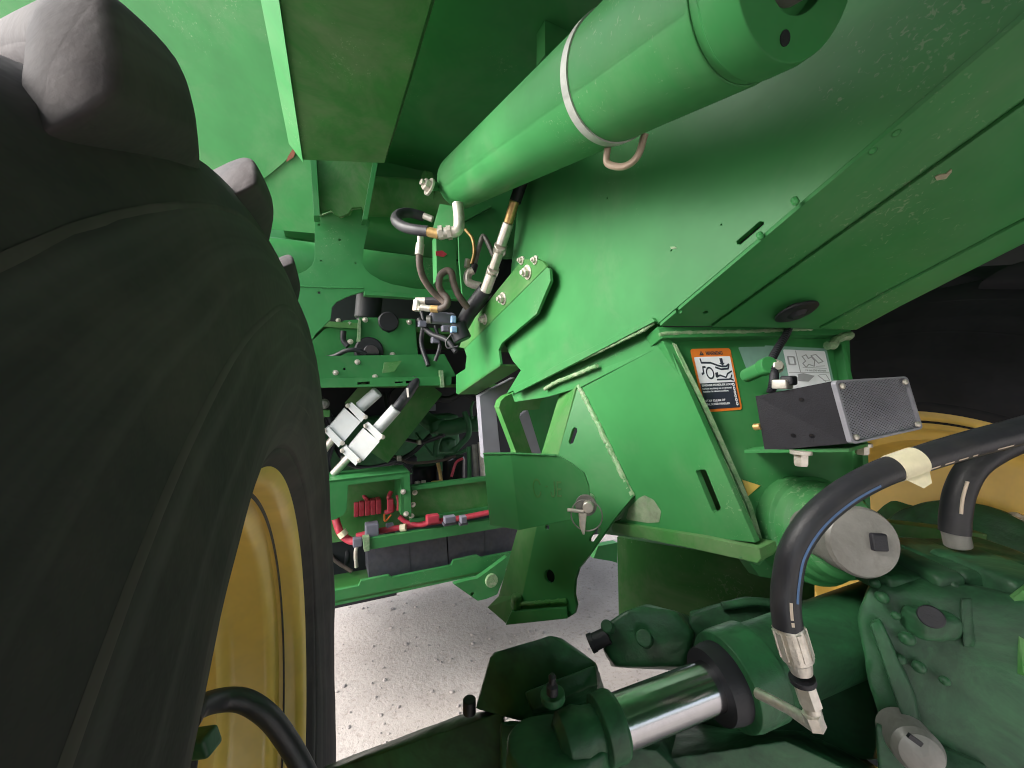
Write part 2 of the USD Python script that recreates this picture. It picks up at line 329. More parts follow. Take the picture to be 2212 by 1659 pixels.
# ------------------------------------------------------------------ the ground
def ground():
    n = {'geo': ('geometry', {}), 'a': ('noise_texture', {'scale': 2.2, 'detail': 7.0, 'roughness': 0.62}),
         'b': ('noise_texture', {'scale': 45.0, 'detail': 5.0, 'roughness': 0.7}), 'v': ('voronoi_texture', {'scale': 38.0, 'randomness': 1.0}),
         'r1': ('rgb_ramp', {'ramp': [(0.25, (0.30, 0.268, 0.25)), (0.5, (0.375, 0.340, 0.32)), (0.8, (0.44, 0.405, 0.385))]}),
         'r2': ('rgb_ramp', {'ramp': [(0.30, (0.62, 0.58, 0.56)), (0.48, (1, 1, 1))]}),
         'm': ('mix', {'mix_type': 'multiply', 'fac': 0.75}), 'bp': ('bump', {'strength': 0.6, 'distance': 0.008}),
         'p': ('principled_bsdf', {'roughness': 0.9, 'specular_ior_level': 0.2})}
    l = [('geo.position', 'a.vector'), ('geo.position', 'b.vector'), ('a.fac', 'r1.fac'), ('b.fac', 'r2.fac'), ('r1.color', 'm.color1'), ('r2.color', 'm.color2'),
         ('m.color', 'p.base_color'), ('b.fac', 'bp.height'), ('bp.normal', 'p.normal')]
    M['ground'] = usdkit.material(stage, '/World/Looks/gravel_ground', n, l, surface='p.BSDF')
    S = 150.0
    g = np.concatenate([-np.geomspace(S, 6, 6), np.linspace(-5, 5, 81), np.geomspace(6, S, 6)])
    X, Y = np.meshgrid(g, g, indexing='ij'); Z = (meshkit.fbm(np.stack([X * 1.3, Y * 1.3, 0 * X], -1), 4, 3) - 0.5) * 0.035 * (np.hypot(X, Y) < 8) - 0.004
    k = len(g); i = np.arange(k * k).reshape(k, k)
    q = np.stack([i[:-1, :-1], i[1:, :-1], i[1:, 1:], i[:-1, 1:]], -1).reshape(-1, 4)
    m = usdkit.mesh(stage, '/World/ground', (np.stack([X, Y, Z], -1).reshape(-1, 3), q), M['ground'], smooth=True)
    m.GetPrim().SetCustomDataByKey('label', 'pale pinkish grey gravel yard under and beyond the machine'); m.GetPrim().SetCustomDataByKey('kind', 'structure')
    # loose stones
    base = trimesh.creation.icosphere(subdivisions=1, radius=1.0); vs, fs = [], []; nv = 0
    tone = []
    for _ in range(3600):
        x, y = RNG.uniform(-2.2, 2.4), RNG.uniform(0.7, 7.0)
        r = 0.003 + 0.010 * RNG.random() ** 4.0
        v = base.vertices * r * (0.7 + 0.6 * RNG.random(3)) * (0.85 + 0.3 * RNG.random((len(base.vertices), 1)))
        a = RNG.random() * 6.28; v = v @ np.array([[math.cos(a), math.sin(a), 0], [-math.sin(a), math.cos(a), 0], [0, 0, 0.65]])
        z = (meshkit.fbm(A3(x * 1.3, y * 1.3, 0), 4, 3) - 0.5) * 0.035 - 0.004
        vs.append(v + [x, y, z + r * 0.15]); fs.append(base.faces + nv); nv += len(v)
    M['stone'] = usdkit.material(stage, '/World/Looks/loose_stone', {
        'g': ('geometry', {}), 'r': ('rgb_ramp', {'ramp': [(0.0, (0.29, 0.262, 0.25)), (0.35, (0.35, 0.32, 0.305)), (1.0, (0.42, 0.39, 0.375))]}), 'p': ('principled_bsdf', {'roughness': 0.9})},
        [('g.random_per_island', 'r.fac'), ('r.color', 'p.base_color')], surface='p.BSDF')
    m = usdkit.mesh(stage, '/World/loose_stones', (np.concatenate(vs), np.concatenate(fs)), M['stone'], smooth=False)
    for k_, v_ in dict(label='loose small stones scattered over the pale gravel yard', category='gravel', kind='stuff').items(): m.GetPrim().SetCustomDataByKey(k_, v_)
ground()

# ------------------------------------------------------------------ the two wheels
def revolve_x(prof, seg, closed=False):
    """prof: (r, x) -> surface about the x axis."""
    th = np.arange(seg) * 2 * np.pi / seg; v = np.concatenate([np.stack([np.full(seg, x), r * np.cos(th), r * np.sin(th)], 1) for r, x in prof]); f = []
    n = len(prof)
    for k in range(n if closed else n - 1):
        a, b = k * seg, ((k + 1) % n) * seg; i = np.arange(seg); j = (i + 1) % seg
        f += list(np.stack([a + i, a + j, b + j], 1)) + list(np.stack([a + i, b + j, b + i], 1))
    return trimesh.Trimesh(v, np.array(f), process=False)
def mk_wheel():
    side = [(.548, .168), (.552, .200), (.572, .214), (.585, .228), (.592, .232), (.598, .232), (.602, .238), (.630, .252), (.638, .2555), (.645, .257), (.66, .263), (.69, .271), (.72, .276),
            (.728, .2775), (.736, .277), (.77, .277), (.80, .273), (.83, .268), (.838, .268), (.846, .264), (.88, .252), (.90, .244), (.925, .228), (.942, .200), (.952, .16), (.958, .08)]
    prof = side + [(.96, 0)] + [(r, -x) for r, x in side[::-1]]
    inner = [(.53, -.16), (.60, -.19), (.72, -.235), (.86, -.22), (.92, -.15), (.93, 0), (.92, .15), (.86, .22), (.72, .235), (.60, .19), (.53, .16)]
    tyre = revolve_x(prof + inner, 144, True)
    v = tyre.vertices; r = np.hypot(v[:, 1], v[:, 2]); 
    tyre.vertices[:, 0] += np.sign(v[:, 0]) * (meshkit.fbm(v * 4, 3, 5) - .5) * 0.012 * np.clip((r - .56) * 8, 0, 1)
    if tyre.volume < 0: tyre.invert()
    lugs = []
    N = 19
    for sgn in (1, -1):
        for k in range(N):
            a0 = 2 * np.pi * (k + (0.5 if sgn < 0 else 0.18)) / N
            secs = []
            for t in (0, .14, .28, .42, .56, .70, .80, .88, .94, .98, 1.0):      # from the centre line out over the shoulder
                x = .012 + .215 * t / .8 if t < .8 else .227 + .026 * math.sin((t - .8) / .2 * math.pi / 2)
                ro = .996 - .006 * t - (.055 * (1 - math.cos((t - .8) / .2 * math.pi / 2)) if t > .8 else 0); ri = .94 if t < .8 else .94 - .06 * (t - .8) / .2
                sl = 0.30 * (t ** 1.15); w = .034 + .028 * t
                x0 = min(x, .26)
                def q(rr, da, xx): a = a0 + sl + da / rr; return [sgn * xx, rr * math.cos(a), rr * math.sin(a)]
                secs.append([q(ro - .010, -w, x0), q(ro, -w * .72, x0), q(ro, w * .72, x0), q(ro - .010, w, x0), q(ri, w * 1.35, min(x0, .19)), q(ri, -w * 4.3, min(x0, .19))])
            n6 = len(secs); v = np.array(secs).reshape(-1, 3)
            f = []
            for i in range(n6 - 1):
                for j in range(6):
                    a, b = i * 6 + j, i * 6 + (j + 1) % 6; f += [[a, b, b + 6], [a, b + 6, a + 6]]
            e = (n6 - 1) * 6
            for j in range(1, 5): f += [[0, j + 1, j], [e, e + j, e + j + 1]]
            m = trimesh.Trimesh(v, f, process=False)
            if m.volume < 0: m.invert()
            m = trimesh.Trimesh(m.vertices, m.faces, process=True).subdivide_loop(2)
            lugs.append(m)
    rp = [(.575, .200), (.578, .206), (.572, .212), (.560, .210), (.546, .200), (.540, .185), (.536, .150), (.515, .135), (.507, .120), (.505, .060), (.490, .040), (.470, .030), (.466, .010), (.463, -.060), (.445, -.085), (.410, -.10), (.395, -.112), (.30, -.125), (.20, -.120), (.10, -.115)]
    back = [(.10, -.127), (.20, -.132), (.30, -.137), (.40, -.125), (.455, -.10), (.476, -.06), (.478, .010), (.50, .03), (.517, .06), (.519, .118), (.527, .130), (.548, .145), (.551, .18), (.56, .198)]
    rim = revolve_x(rp + back, 128, True)
    if rim.volume < 0: rim.invert()
    outer = revolve_x([(.476, -.06), (.51, -.10), (.53, -.13), (.54, -.18), (.56, -.205), (.575, -.205), (.575, -.198), (.552, -.18), (.545, -.12), (.49, -.05)], 96, True)
    if outer.volume < 0: outer.invert()
    hub = lathe(A3(-.125, 0, 0), A3(1, 0, 0), [(0, .19), (.02, .19), (.03, .17), (.10, .16), (.12, .13), (.22, .12), (.23, .10)], 40)
    nuts = [bolt(A3(-.118, .24 * math.cos(a), .24 * math.sin(a)), A3(1, 0, 0), .017) for a in np.arange(10) * .628]
    return tyre, lugs, rim, outer, hub, nuts
tyre, lugs, rim, rim_out, hub, nuts = mk_wheel()
WL = '/World/tractor_wheel'
def wheel_matrix(c, yaw, S, camber, side):
    a = A3(math.cos(yaw), math.sin(yaw), 0) * side; Fd = A3(-math.sin(yaw), math.cos(yaw), 0) * side
    a2 = a * math.cos(camber) + UP * math.sin(camber); U = UP * math.cos(camber) - a * math.sin(camber)
    c = EYE + np.array(c)
    return Gf.Matrix4d(*(a2 * S), 0, *(Fd * S), 0, *(U * S), 0, *c, 1)
w = UsdGeom.Xform.Define(stage, WL)
w.AddTransformOp().Set(wheel_matrix((-.5562, .4842, -.7039), .3997, 1.0, .0249, 1))
t = usdkit.mesh(stage, WL + '/tyre', tyre, M['rubber'], smooth=40)
for i, m in enumerate(lugs): usdkit.mesh(stage, WL + '/tyre/lug' + (f'_{i:03d}' if i else ''), m, M['rubber'], smooth=True)
for i, (r_, x_, h_) in enumerate(((.885, .2490, .0012), (.80, .2725, .0011), (.668, .264, .0011))):
    a_ = np.arange(6) * math.pi / 3
    g_ = revolve_x([(r_ + 3.2 * h_ * math.cos(k), x_ + h_ * math.sin(k)) for k in a_], 160, True)
    if g_.volume < 0: g_.invert()
    g_.vertices[:, 0] += (meshkit.fbm(g_.vertices * 4, 3, 5) - .5) * 0.012 * np.clip((r_ - .56) * 8, 0, 1)
    usdkit.mesh(stage, WL + '/tyre/moulding_ring' + (f'_{i:03d}' if i else ''), g_, M['ring_rubber'], smooth=60)
usdkit.mesh(stage, WL + '/rim', rim, M['yellow'], smooth=40)
usdkit.mesh(stage, WL + '/rim/outer_rim_ring', rim_out, M['yellow'], smooth=40)
usdkit.mesh(stage, WL + '/hub', hub, M['green_cast'], smooth=30)
for i, m in enumerate(nuts): usdkit.mesh(stage, WL + '/hub/wheel_nut' + (f'_{i:03d}' if i else ''), m, M['zinc'], smooth=30)
def info(p, **k):
    for a, b in k.items(): p.SetCustomDataByKey(a, b)
info(w.GetPrim(), label='large dark tractor wheel filling the left edge, its yellow rim seen in a narrow sliver', category='wheel', group='wheels of the machine')
w2 = UsdGeom.Xform.Define(stage, WL + '_001')
w2.GetPrim().GetReferences().AddInternalReference(WL); w2.GetPrim().SetInstanceable(False)
UsdShade.MaterialBindingAPI.Apply(stage.OverridePrim(WL + '_001/tyre')).Bind(M['shaded_tyre'], UsdShade.Tokens.strongerThanDescendants)   # darker, bluer copy: shade and cool light put into the rubber
w2.ClearXformOpOrder()
RW = dict(c=(1.47, 1.27, -.67), yaw=.30, S=1.03, camber=.0, side=-1)
w2.AddTransformOp(opSuffix='place').Set(wheel_matrix(**RW))
info(w2.GetPrim(), label='wheel with dark tyre and wide yellow rim arc behind the thick hoses', category='wheel', group='wheels of the machine')

# ------------------------------------------------------------------ body underside, overhead beam, frame
def bolts(T, uvs, pl, rpx, parent=None, m='zinc'):
    n = -pl.n * np.sign(pl.off)
    for u, v in uvs: T.part('bolt', bolt(pl.at(u, v), n, W(rpx, pl.d(u, v))), m, parent=parent)

ROOF = 1.28
T = Thing('body_underside', 'dark green sheet underside of the machine body high above the cylinder', 'body panel')
def zplate(pts, z, th):
    """Horizontal sheet, corners in metres along machine right / forward."""
    o = EYE + UP * z
    poly = sg.Polygon(pts)
    m = trimesh.creation.extrude_polygon(poly, th, engine='earcut'); v = m.vertices
    return trimesh.Trimesh(o + v[:, :1] * RT + v[:, 1:2] * FW + v[:, 2:] * UP, m.faces, process=False)
T.part('floor_sheet', zplate([(-.22, -2.6), (3.2, -2.6), (3.2, 5.2), (-.3, 5.2), (-.3, 1.95), (.04, 1.95), (.04, .95), (-.22, .95)], ROOF, .04), 'green')
T.part('cross_rib', bar(EYE + RT * -.15 + FW * 2.35 + UP * 1.2, EYE + RT * 2.2 + FW * 2.35 + UP * 1.2, .06, .16), 'green')
T.part('cross_rib', bar(EYE + RT * .7 + FW * 1.2 + UP * 1.22, EYE + RT * 2.6 + FW * 1.2 + UP * 1.22, .06, .12), 'green')
T.part('far_wall', bar(EYE + RT * -2.2 + FW * 3.9 + UP * .75, EYE + RT * 2.6 + FW * 3.9 + UP * .75, .05, 1.2), 'green')
T.part('side_panel', bar(EYE + RT * -.28 + FW * -2.6 + UP * .76, EYE + RT * -.28 + FW * .32 + UP * .76, .03, 1.0), 'green')  # unseen sheet, added to keep the sun off the castings
T.part('side_panel', bar(EYE + RT * -.28 + FW * .33 + UP * .99, EYE + RT * -.28 + FW * .80 + UP * .99, .03, .56), 'green')  # second unseen sheet, added to shade the upper arm plate
T.part('rear_wall', bar(EYE + RT * -.5 + FW * -1.1 + UP * .25, EYE + RT * 3.2 + FW * -1.1 + UP * .74, .05, 1.08), 'green')  # unseen, added behind the camera; its height meters the daylight from the rear
T.done()
T = Thing('side_skirt', 'added blue black sheet shutting out the sky beyond the right wheel', 'body panel')  # added sheet that darkens the gap above the right tyre
T.part('sheet', bar(EYE + RT * 2.75 + FW * -1.2 + UP * .72, EYE + RT * 2.75 + FW * 4.0 + UP * .72, .03, 1.1), 'black'); T.done()

# top-left chamber panel
_n = -.48 * RT - .50 * FW - .72 * UP
pc = Pl(_n, _n @ (PF(2.45).at(600, 490) - EYE))
T = Thing('chamber_panel', 'bright green curved sheet panel above the left tyre', 'body panel')
T.part('sheet', plate([(-200, -260), (640, -260), (668, 330), (690, 505), (545, 492), (440, 460), (-200, 420)], pc, .012), 'green')
pc2 = pc.shift(.010)
T.part('access_cover', plate([(-200, -240), (640, -240), (662, 318), (634, 330), (612, 352), (585, 375), (560, 393), (535, 405), (500, 420), (440, 440), (-200, 400)], pc2, .009), 'green')
T.part('rust_streak', plate([(632, 322), (641, 320), (634, 340), (618, 350), (622, 338)], pc2.shift(.001), .001), 'rust')
T.part('rust_streak', plate([(540, 400), (556, 393), (558, 396), (541, 406)], pc2.shift(.001), .001), 'rust')
T.done()

# cross tubes behind the post
T = Thing('cross_tube', 'round green cross tube behind the left tyre shoulder and the centre post', 'frame tube', 'cross tubes of the frame')
s = 2.36; q0, q1 = PF(s).at(520, 545), PF(s).at(960, 592)
T.part('tube', cyl(q0 + FW * .12 - RT * .5, q1 + FW * .12 + RT * .3, .125, seg=40), 'green'); T.done()
T = Thing('cross_tube', 'round dark green cross tube running to the foot of the big cylinder', 'frame tube', 'cross tubes of the frame')
q0, q1 = PF(2.1).at(720, 402), PF(2.1).at(960, 408)
T.part('tube', cyl(q0 + FW * .1, q1 + FW * .1 + RT * .1, .10, seg=40), 'green_dusty')
T.part('collar', cyl(q1 + FW * .1 - RT * .10, q1 + FW * .1 - RT * .06, .115, seg=40), 'green_dusty'); T.done()

# overhead longitudinal beam (box with a lip on the left)
T = Thing('overhead_beam', 'olive green box beam overhead running away between tyre and cylinder', 'beam')
zb = PZ(.9); zt = PZ(1.02)
c = [zb.at(u, v) for u, v in ((655, 345), (830, 352), (950, -60), (596, -60))]
top = [q + UP * .16 + RT * k for q, k in zip(c, (0, .05, .05, 0))]
T.part('web', hexa(c + top), 'green_dusty')
lip = [c[0], c[3]]
d = (c[3] - c[0]) / np.linalg.norm(c[3] - c[0])
T.part('left_flange', hexa([c[0] - RT * .05 + UP * .05, c[0] - UP * .012, c[3] - UP * .012, c[3] - RT * .05 + UP * .05, c[0] - RT * .05 + UP * .17, c[0] - RT * .004 + UP * .17, c[3] - RT * .004 + UP * .17, c[3] - RT * .05 + UP * .17]), 'green')
T.done()

# the post: narrow channel hanging under the beam end, notched, then the flared bracket plate
pp = PF(1.98)
T = Thing('frame_post', 'narrow notched channel post hanging from the end of the overhead beam', 'frame member')
T.part('web', plate([(684, 326), (812, 346), (788, 455), (781, 447), (760, 449), (752, 462), (735, 468), (722, 462), (716, 452), (697, 456), (692, 466)], pp, .014), 'green_dusty')
pf_ = pp.shift(.05)
def flange(p0, p1, wpx, pl, th, dep):
    (u0, v0), (u1, v1) = p0, p1
    q = [pl.at(u0, v0), pl.at(u0 + wpx, v0), pl.at(u1 + wpx, v1), pl.at(u1, v1)]
    return hexa(q + [x + FW * dep for x in q])
T.part('left_flange', flange((669, 322), (678, 466), 13, pf_, .012, .075), 'green')
T.part('right_flange', flange((806, 348), (783, 474), 11, pf_, .012, .075), 'green')
T.done()
pb = PF(2.03)
T = Thing('bracket_plate', 'bright green flared bracket plate joining post and cross member', 'bracket')
T.part('plate', plate([(680, 468), (697, 461), (718, 455), (724, 466), (738, 470), (756, 466), (764, 452), (781, 449), (785, 470), (798, 478), (787, 530), (782, 566), (788, 580), (801, 593), (822, 605), (846, 614), (900, 624), (1035, 628), (1035, 641), (900, 637), (787, 629), (752, 640), (727, 652), (717, 664), (714, 690), (698, 706), (682, 721), (668, 745), (655, 775), (600, 780), (560, 600), (606, 600), (640, 594), (662, 584), (674, 573), (680, 558)], pb, .016,
    holes=[(689, 486, 2.6), (734, 518, 2.6), (694, 564, 2.2), (768, 569, 2.2), (638, 631, 3), (689, 632, 3)]), 'green')
T.part('bend_line', bead([pb.at(622, 617), pb.at(700, 621), pb.at(785, 622)], .0035), 'green')
T.part('weld_bead', bead([pb.at(690, 467), pb.at(716, 457), pb.at(738, 470), pb.at(760, 452), pb.at(780, 450)], .004), 'weld')
T.part('lower_lip', plate([(787, 629), (900, 637), (1035, 641), (1035, 648), (900, 644), (788, 637)], pb.shift(.03), .05), 'green')
T.done()

# lower cross member with bolts, and the plate with two round cut-outs
px_ = PF(2.12)
T = Thing('lower_cross_member', 'green bolted channel cross member below the cut-out plate', 'beam')
T.part('face', plate([(640, 770), (960, 765), (985, 812), (968, 816), (640, 818)], px_, .02, holes=[(744, 797, 2.5), (668, 800, 2.5)]), 'green')
T.part('bottom_lip', plate([(640, 818), (975, 813), (975, 832), (660, 838)], px_.shift(.03), .09, holes=[[(772, 826), (799, 824), (799, 830), (772, 831)], [(853, 825), (870, 824), (870, 827), (853, 828)], [(877, 823), (906, 822), (906, 827), (877, 828)]]), 'green')
T.part('end_tab', plate([(950, 800), (957, 800), (960, 836), (953, 837)], px_.shift(.045), .03), 'weld')
bolts(T, [(657, 780), (725, 805), (772, 782), (810, 814)], px_, 4)
T.done()
pq = PF(2.22)
T = Thing('cutout_plate', 'green plate with two round cut-outs holding black motors', 'plate')
T.part('plate', plate([(776, 686), (816, 686), (818, 700), (826, 713), (840, 719), (854, 713), (861, 700), (862, 688), (897, 689), (900, 740), (903, 765), (905, 800), (760, 800), (770, 772), (768, 760), (772, 740), (775, 720)], pq, .012, holes=[[(767, 752), (782, 737), (800, 735), (820, 745), (827, 762), (822, 780), (800, 786), (770, 780)]]), 'green')
T.part('side_lip', plate([(774, 690), (779, 690), (779, 738), (771, 738)], pq.shift(.02), .02), 'weld')
bolts(T, [(789, 691), (884, 696), (757, 738), (848, 766)], pq, 4)
T.part('motor', cyl(pq.at(839, 695) + FW * .10, pq.at(839, 695) - FW * .012, W(20, 2.3)), 'black')
T.part('motor', cyl(pq.at(797, 758) + FW * .10, pq.at(797, 758) - FW * .02, W(27, 2.3)), 'black')
T.part('motor_cap', cyl(pq.at(800, 760) - FW * .02, pq.at(800, 762) - FW * .05, W(14, 2.3)), 'black_gloss')
T.part('bent_tab', plate([(830, 783), (868, 779), (852, 803), (826, 806)], px_.shift(.04), .008), 'green_dusty')
T.part('wiring', tpx([(690, 776, 2.0), (720, 770, 1.98), (750, 757, 1.98), (775, 757, 2.0), (790, 765, 2.02)], 5), 'hose')
T.part('elbow_fitting', tpx([(742, 715, 2.05), (742, 735, 2.05), (752, 748, 2.05)], 6), 'black')
T.done()
T = Thing('inner_side_plate', 'green inner plate with curved top edge between tyre and cut-out plate', 'plate')
T.part('plate', plate([(640, 790), (655, 765), (676, 735), (700, 712), (722, 700), (745, 692), (776, 690), (776, 790)], PF(2.26), .012), 'green')
bolts(T, [(731, 692), (755, 700)], PF(2.26), 3.5)
T.done()
T = Thing('black_canister', 'black round canister in the recess above the cut-out plate', 'canister')
T.part('body', cyl(P(800, 622, 2.45), P(794, 690, 2.45), W(27, 2.45)), 'black'); T.part('cap', cyl(P(794, 690, 2.45), P(793, 700, 2.45), W(22, 2.45)), 'black'); T.done()

# dark wall and floor of the engine bay
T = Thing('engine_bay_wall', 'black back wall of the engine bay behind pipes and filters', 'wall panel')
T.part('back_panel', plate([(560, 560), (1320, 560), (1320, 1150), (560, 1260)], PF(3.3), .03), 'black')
T.part('ceiling', zplate([(-1.6, 2.25), (1.6, 2.25), (1.6, 3.4), (-1.6, 3.4)], .30, .03), 'green_dusty')  # added together with the left panel to keep daylight out of the bay
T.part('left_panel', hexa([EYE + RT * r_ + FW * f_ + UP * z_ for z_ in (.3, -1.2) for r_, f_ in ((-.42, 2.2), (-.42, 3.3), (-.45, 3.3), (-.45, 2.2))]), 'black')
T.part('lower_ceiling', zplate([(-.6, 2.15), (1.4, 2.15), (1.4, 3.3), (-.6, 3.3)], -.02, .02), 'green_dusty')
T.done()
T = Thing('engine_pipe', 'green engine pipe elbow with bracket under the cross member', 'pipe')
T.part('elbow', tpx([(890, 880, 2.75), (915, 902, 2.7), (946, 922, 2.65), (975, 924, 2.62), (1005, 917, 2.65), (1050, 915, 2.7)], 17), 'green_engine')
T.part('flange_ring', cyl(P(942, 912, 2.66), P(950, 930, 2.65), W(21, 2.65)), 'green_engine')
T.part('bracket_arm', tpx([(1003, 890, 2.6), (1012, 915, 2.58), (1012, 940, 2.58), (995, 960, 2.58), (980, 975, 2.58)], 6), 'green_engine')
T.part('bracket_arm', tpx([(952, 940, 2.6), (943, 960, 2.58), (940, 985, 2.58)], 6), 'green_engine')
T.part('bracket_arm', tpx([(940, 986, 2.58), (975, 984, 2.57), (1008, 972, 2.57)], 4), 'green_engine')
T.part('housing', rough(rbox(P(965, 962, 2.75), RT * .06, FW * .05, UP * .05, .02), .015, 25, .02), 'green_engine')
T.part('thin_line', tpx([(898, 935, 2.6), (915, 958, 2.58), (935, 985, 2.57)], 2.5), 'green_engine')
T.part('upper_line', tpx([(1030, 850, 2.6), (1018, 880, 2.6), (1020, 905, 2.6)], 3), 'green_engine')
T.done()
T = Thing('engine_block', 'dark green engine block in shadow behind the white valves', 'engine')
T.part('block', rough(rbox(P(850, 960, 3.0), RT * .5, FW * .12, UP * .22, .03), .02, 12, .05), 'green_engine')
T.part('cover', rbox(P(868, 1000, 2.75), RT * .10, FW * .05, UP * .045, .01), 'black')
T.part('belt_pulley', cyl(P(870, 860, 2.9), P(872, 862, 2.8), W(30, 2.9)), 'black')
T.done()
for (u0, u1, v0, v1, d, lab) in ((891, 945, 1003, 1056, 2.5, 'shorter black oil filter canister standing on the green rail'), (956, 1006, 985, 1050, 2.5, 'taller black oil filter canister beside the grey pipes')):
    T = Thing('filter_canister', lab, 'filter', None)
    c0, c1, r = P((u0 + u1) / 2, v0, d), P((u0 + u1) / 2, v1, d), W((u1 - u0) / 2, d)
    T.part('canister', lathe(c1, c0 - c1, [(0, r * .8), (.012, r), (np.linalg.norm(c0 - c1) * .9, r), (np.linalg.norm(c0 - c1), r * .85)], 32), 'black_gloss')
    T.part('seam_band', cyl(c1 + UP * .02, c1 + UP * .03, r * 1.03), 'steel'); T.done()
T = Thing('fuel_line', 'grey upright pipes behind the clamp block', 'pipe')
T.part('pipe', tpx([(1013, 965, 2.45), (1015, 1050, 2.45)], 5, smooth=2), 'green_engine'); T.part('pipe', tpx([(1025, 960, 2.45), (1030, 1045, 2.45)], 6, smooth=2), 'steel'); T.part('pipe', tpx([(1038, 955, 2.45), (1045, 1045, 2.45)], 6, smooth=2), 'zinc'); T.done()
T = Thing('small_drain_fitting', 'small zinc drain fittings with yellow cap on the green rail', 'fitting')
T.part('fitting', cyl(P(902, 1040, 2.35), P(902, 1053, 2.35), W(6, 2.35)), 'zinc'); T.part('fitting', cyl(P(915, 1038, 2.35), P(915, 1053, 2.35), W(5, 2.35)), 'zinc')
T.part('yellow_cap', rbox(P(944, 1044, 2.35), RT * .034, FW * .02, UP * .014, .006), 'yellow'); T.part('pipe', tpx([(946, 1000, 2.4), (950, 1020, 2.4), (953, 1042, 2.38)], 4), 'brass'); T.done()

T = Thing('engine_harness', 'dark hoses and thin wiring hanging in the engine bay behind the valves', 'wiring')
for pts, r, m in (([(700, 900, 2.6), (740, 990, 2.55), (800, 1010, 2.5), (880, 985, 2.5), (930, 940, 2.6)], 5, 'hose'), ([(690, 860, 2.5), (720, 930, 2.5), (705, 1000, 2.45), (720, 1040, 2.4)], 8, 'hose'),
                  ([(830, 850, 2.7), (850, 930, 2.6), (905, 955, 2.55), (960, 940, 2.5)], 4, 'hose'), ([(840, 980, 2.45), (862, 990, 2.42), (890, 1000, 2.42), (950, 995, 2.42), (985, 985, 2.45)], 3, 'hose_brown'),
                  ([(910, 870, 2.55), (930, 860, 2.5), (970, 862, 2.5), (1000, 850, 2.5), (1030, 862, 2.5)], 7, 'hose'), ([(1000, 990, 2.42), (985, 1000, 2.4), (975, 1030, 2.38)], 3, 'red'),
                  ([(850, 1010, 2.35), (862, 1000, 2.35), (880, 1008, 2.35), (888, 1022, 2.35)], 4, 'hose'), ([(730, 1150, 2.2), (750, 1190, 2.15), (742, 1240, 2.15)], 7, 'hose'), ([(705, 1140, 2.15), (715, 1200, 2.1), (760, 1235, 2.1)], 4, 'hose_brown')):
    T.part('hose' if r > 4 else 'wire', tpx(pts, r), m)
for u, v, d in ((740, 990, 2.53), (905, 955, 2.53), (862, 990, 2.4)): T.part('clip', rbox(P(u, v, d), RT * .012, FW * .02, UP * .016, .004), 'zinc')
T.part('connector', rbox(P(930, 880, 2.5), RT * .03, FW * .02, UP * .022, .005), 'grey_plastic'); T.part('connector', rbox(P(872, 872, 2.5), RT * .022, FW * .02, UP * .028, .005), 'black')
T.done()
T = Thing('upper_harness', 'dark cables and fittings in the recess right of the cut-out plate', 'wiring')
for pts, r in (([(905, 690, 2.1), (930, 720, 2.05), (965, 735, 2.0), (985, 760, 1.98)], 6), ([(900, 650, 2.2), (915, 690, 2.15), (910, 740, 2.15), (925, 790, 2.1)], 5), ([(940, 705, 2.1), (950, 745, 2.05), (940, 780, 2.05)], 4)): T.part('cable', tpx(pts, r), 'hose')
for u, v in ((912, 700), (940, 735), (962, 710)): T.part('connector', rbox(P(u, v, 2.05), RT * .02, FW * .02, UP * .016, .005), 'grey_plastic')
T.done()

# diagonal brace and the two white valves
T = Thing('diagonal_brace', 'dark green diagonal brace behind the white valves', 'brace')
T.part('bar', bar(P(935, 835, 2.45), P(815, 985, 2.35), .15, .03, FW), 'green_dusty'); T.part('bar', bar(P(800, 835, 2.4), P(760, 880, 2.4), .10, .03, FW), 'green_dusty'); T.done()
def valve(body, rod_top, rod_low, cap_t, cap_b, d, label):
    T = Thing('hydraulic_valve', label, 'valve')
    f = [P(u, v, d) for u, v in body]; T.part('body', hexa(f + [q + FW * .07 for q in f]), 'white', smooth=False)
    for nm, c in (('upper_cap', cap_t), ('lower_cap', cap_b)):
        f = [P(u, v, d - .015) for u, v in c]; k = T.part(nm, hexa(f + [q + FW * .095 for q in f]), 'white', smooth=False)
        for i in (0, 2): T.part('cap_bolt', bolt(f[i] * .8 + f[(i + 1) % 4] * .2, -FW, .008, stud=False), 'zinc', parent=k)
    (a, b, r) = rod_top; T.part('upper_fitting', cat([cyl(P(*a, d + .03), P(*b, d + .03), W(r, d)), cyl(P(a[0] * .35 + b[0] * .65, a[1] * .35 + b[1] * .65, d + .03), P(*b, d + .03), W(r * .75, d))]), 'white', 30, label='pale crimped hose end')
    (a, b, r) = rod_low; T.part('lower_fitting', cyl(P(*a, d + .03), P(*b, d + .03), W(r, d)), 'zinc')
    T.done()
valve([(745, 882), (779, 912), (738, 960), (707, 927)], ((816, 846), (778, 880), 13), ((722, 944), (700, 972), 8), [(749, 878), (761, 870), (792, 898), (780, 912)], [(700, 932), (710, 922), (742, 955), (731, 966)], 2.0, 'left white hydraulic valve block, half hidden by the tyre edge')
valve([(787, 927), (820, 954), (784, 996), (752, 969)], ((856, 882), (815, 928), 13), ((756, 985), (720, 1024), 8.5), [(788, 922), (799, 914), (829, 942), (818, 953)], [(737, 976), (750, 965), (778, 992), (768, 1006)], 1.95, 'right white hydraulic valve block with its full body in view')
T = Thing('valve_hose', 'black hose rising from the right white valve', 'hose')
T.part('hose', tpx([(855, 884, 1.98), (868, 868, 2.0), (885, 845, 2.05), (900, 820, 2.1)], 11), 'hose'); T.part('clip', bar(P(880, 838, 1.98), P(882, 858, 1.98), .008, .01), 'zinc'); T.done()
T = Thing('marker_ball', 'small pale round cap at the dark tyre edge left of the valves', 'cap')
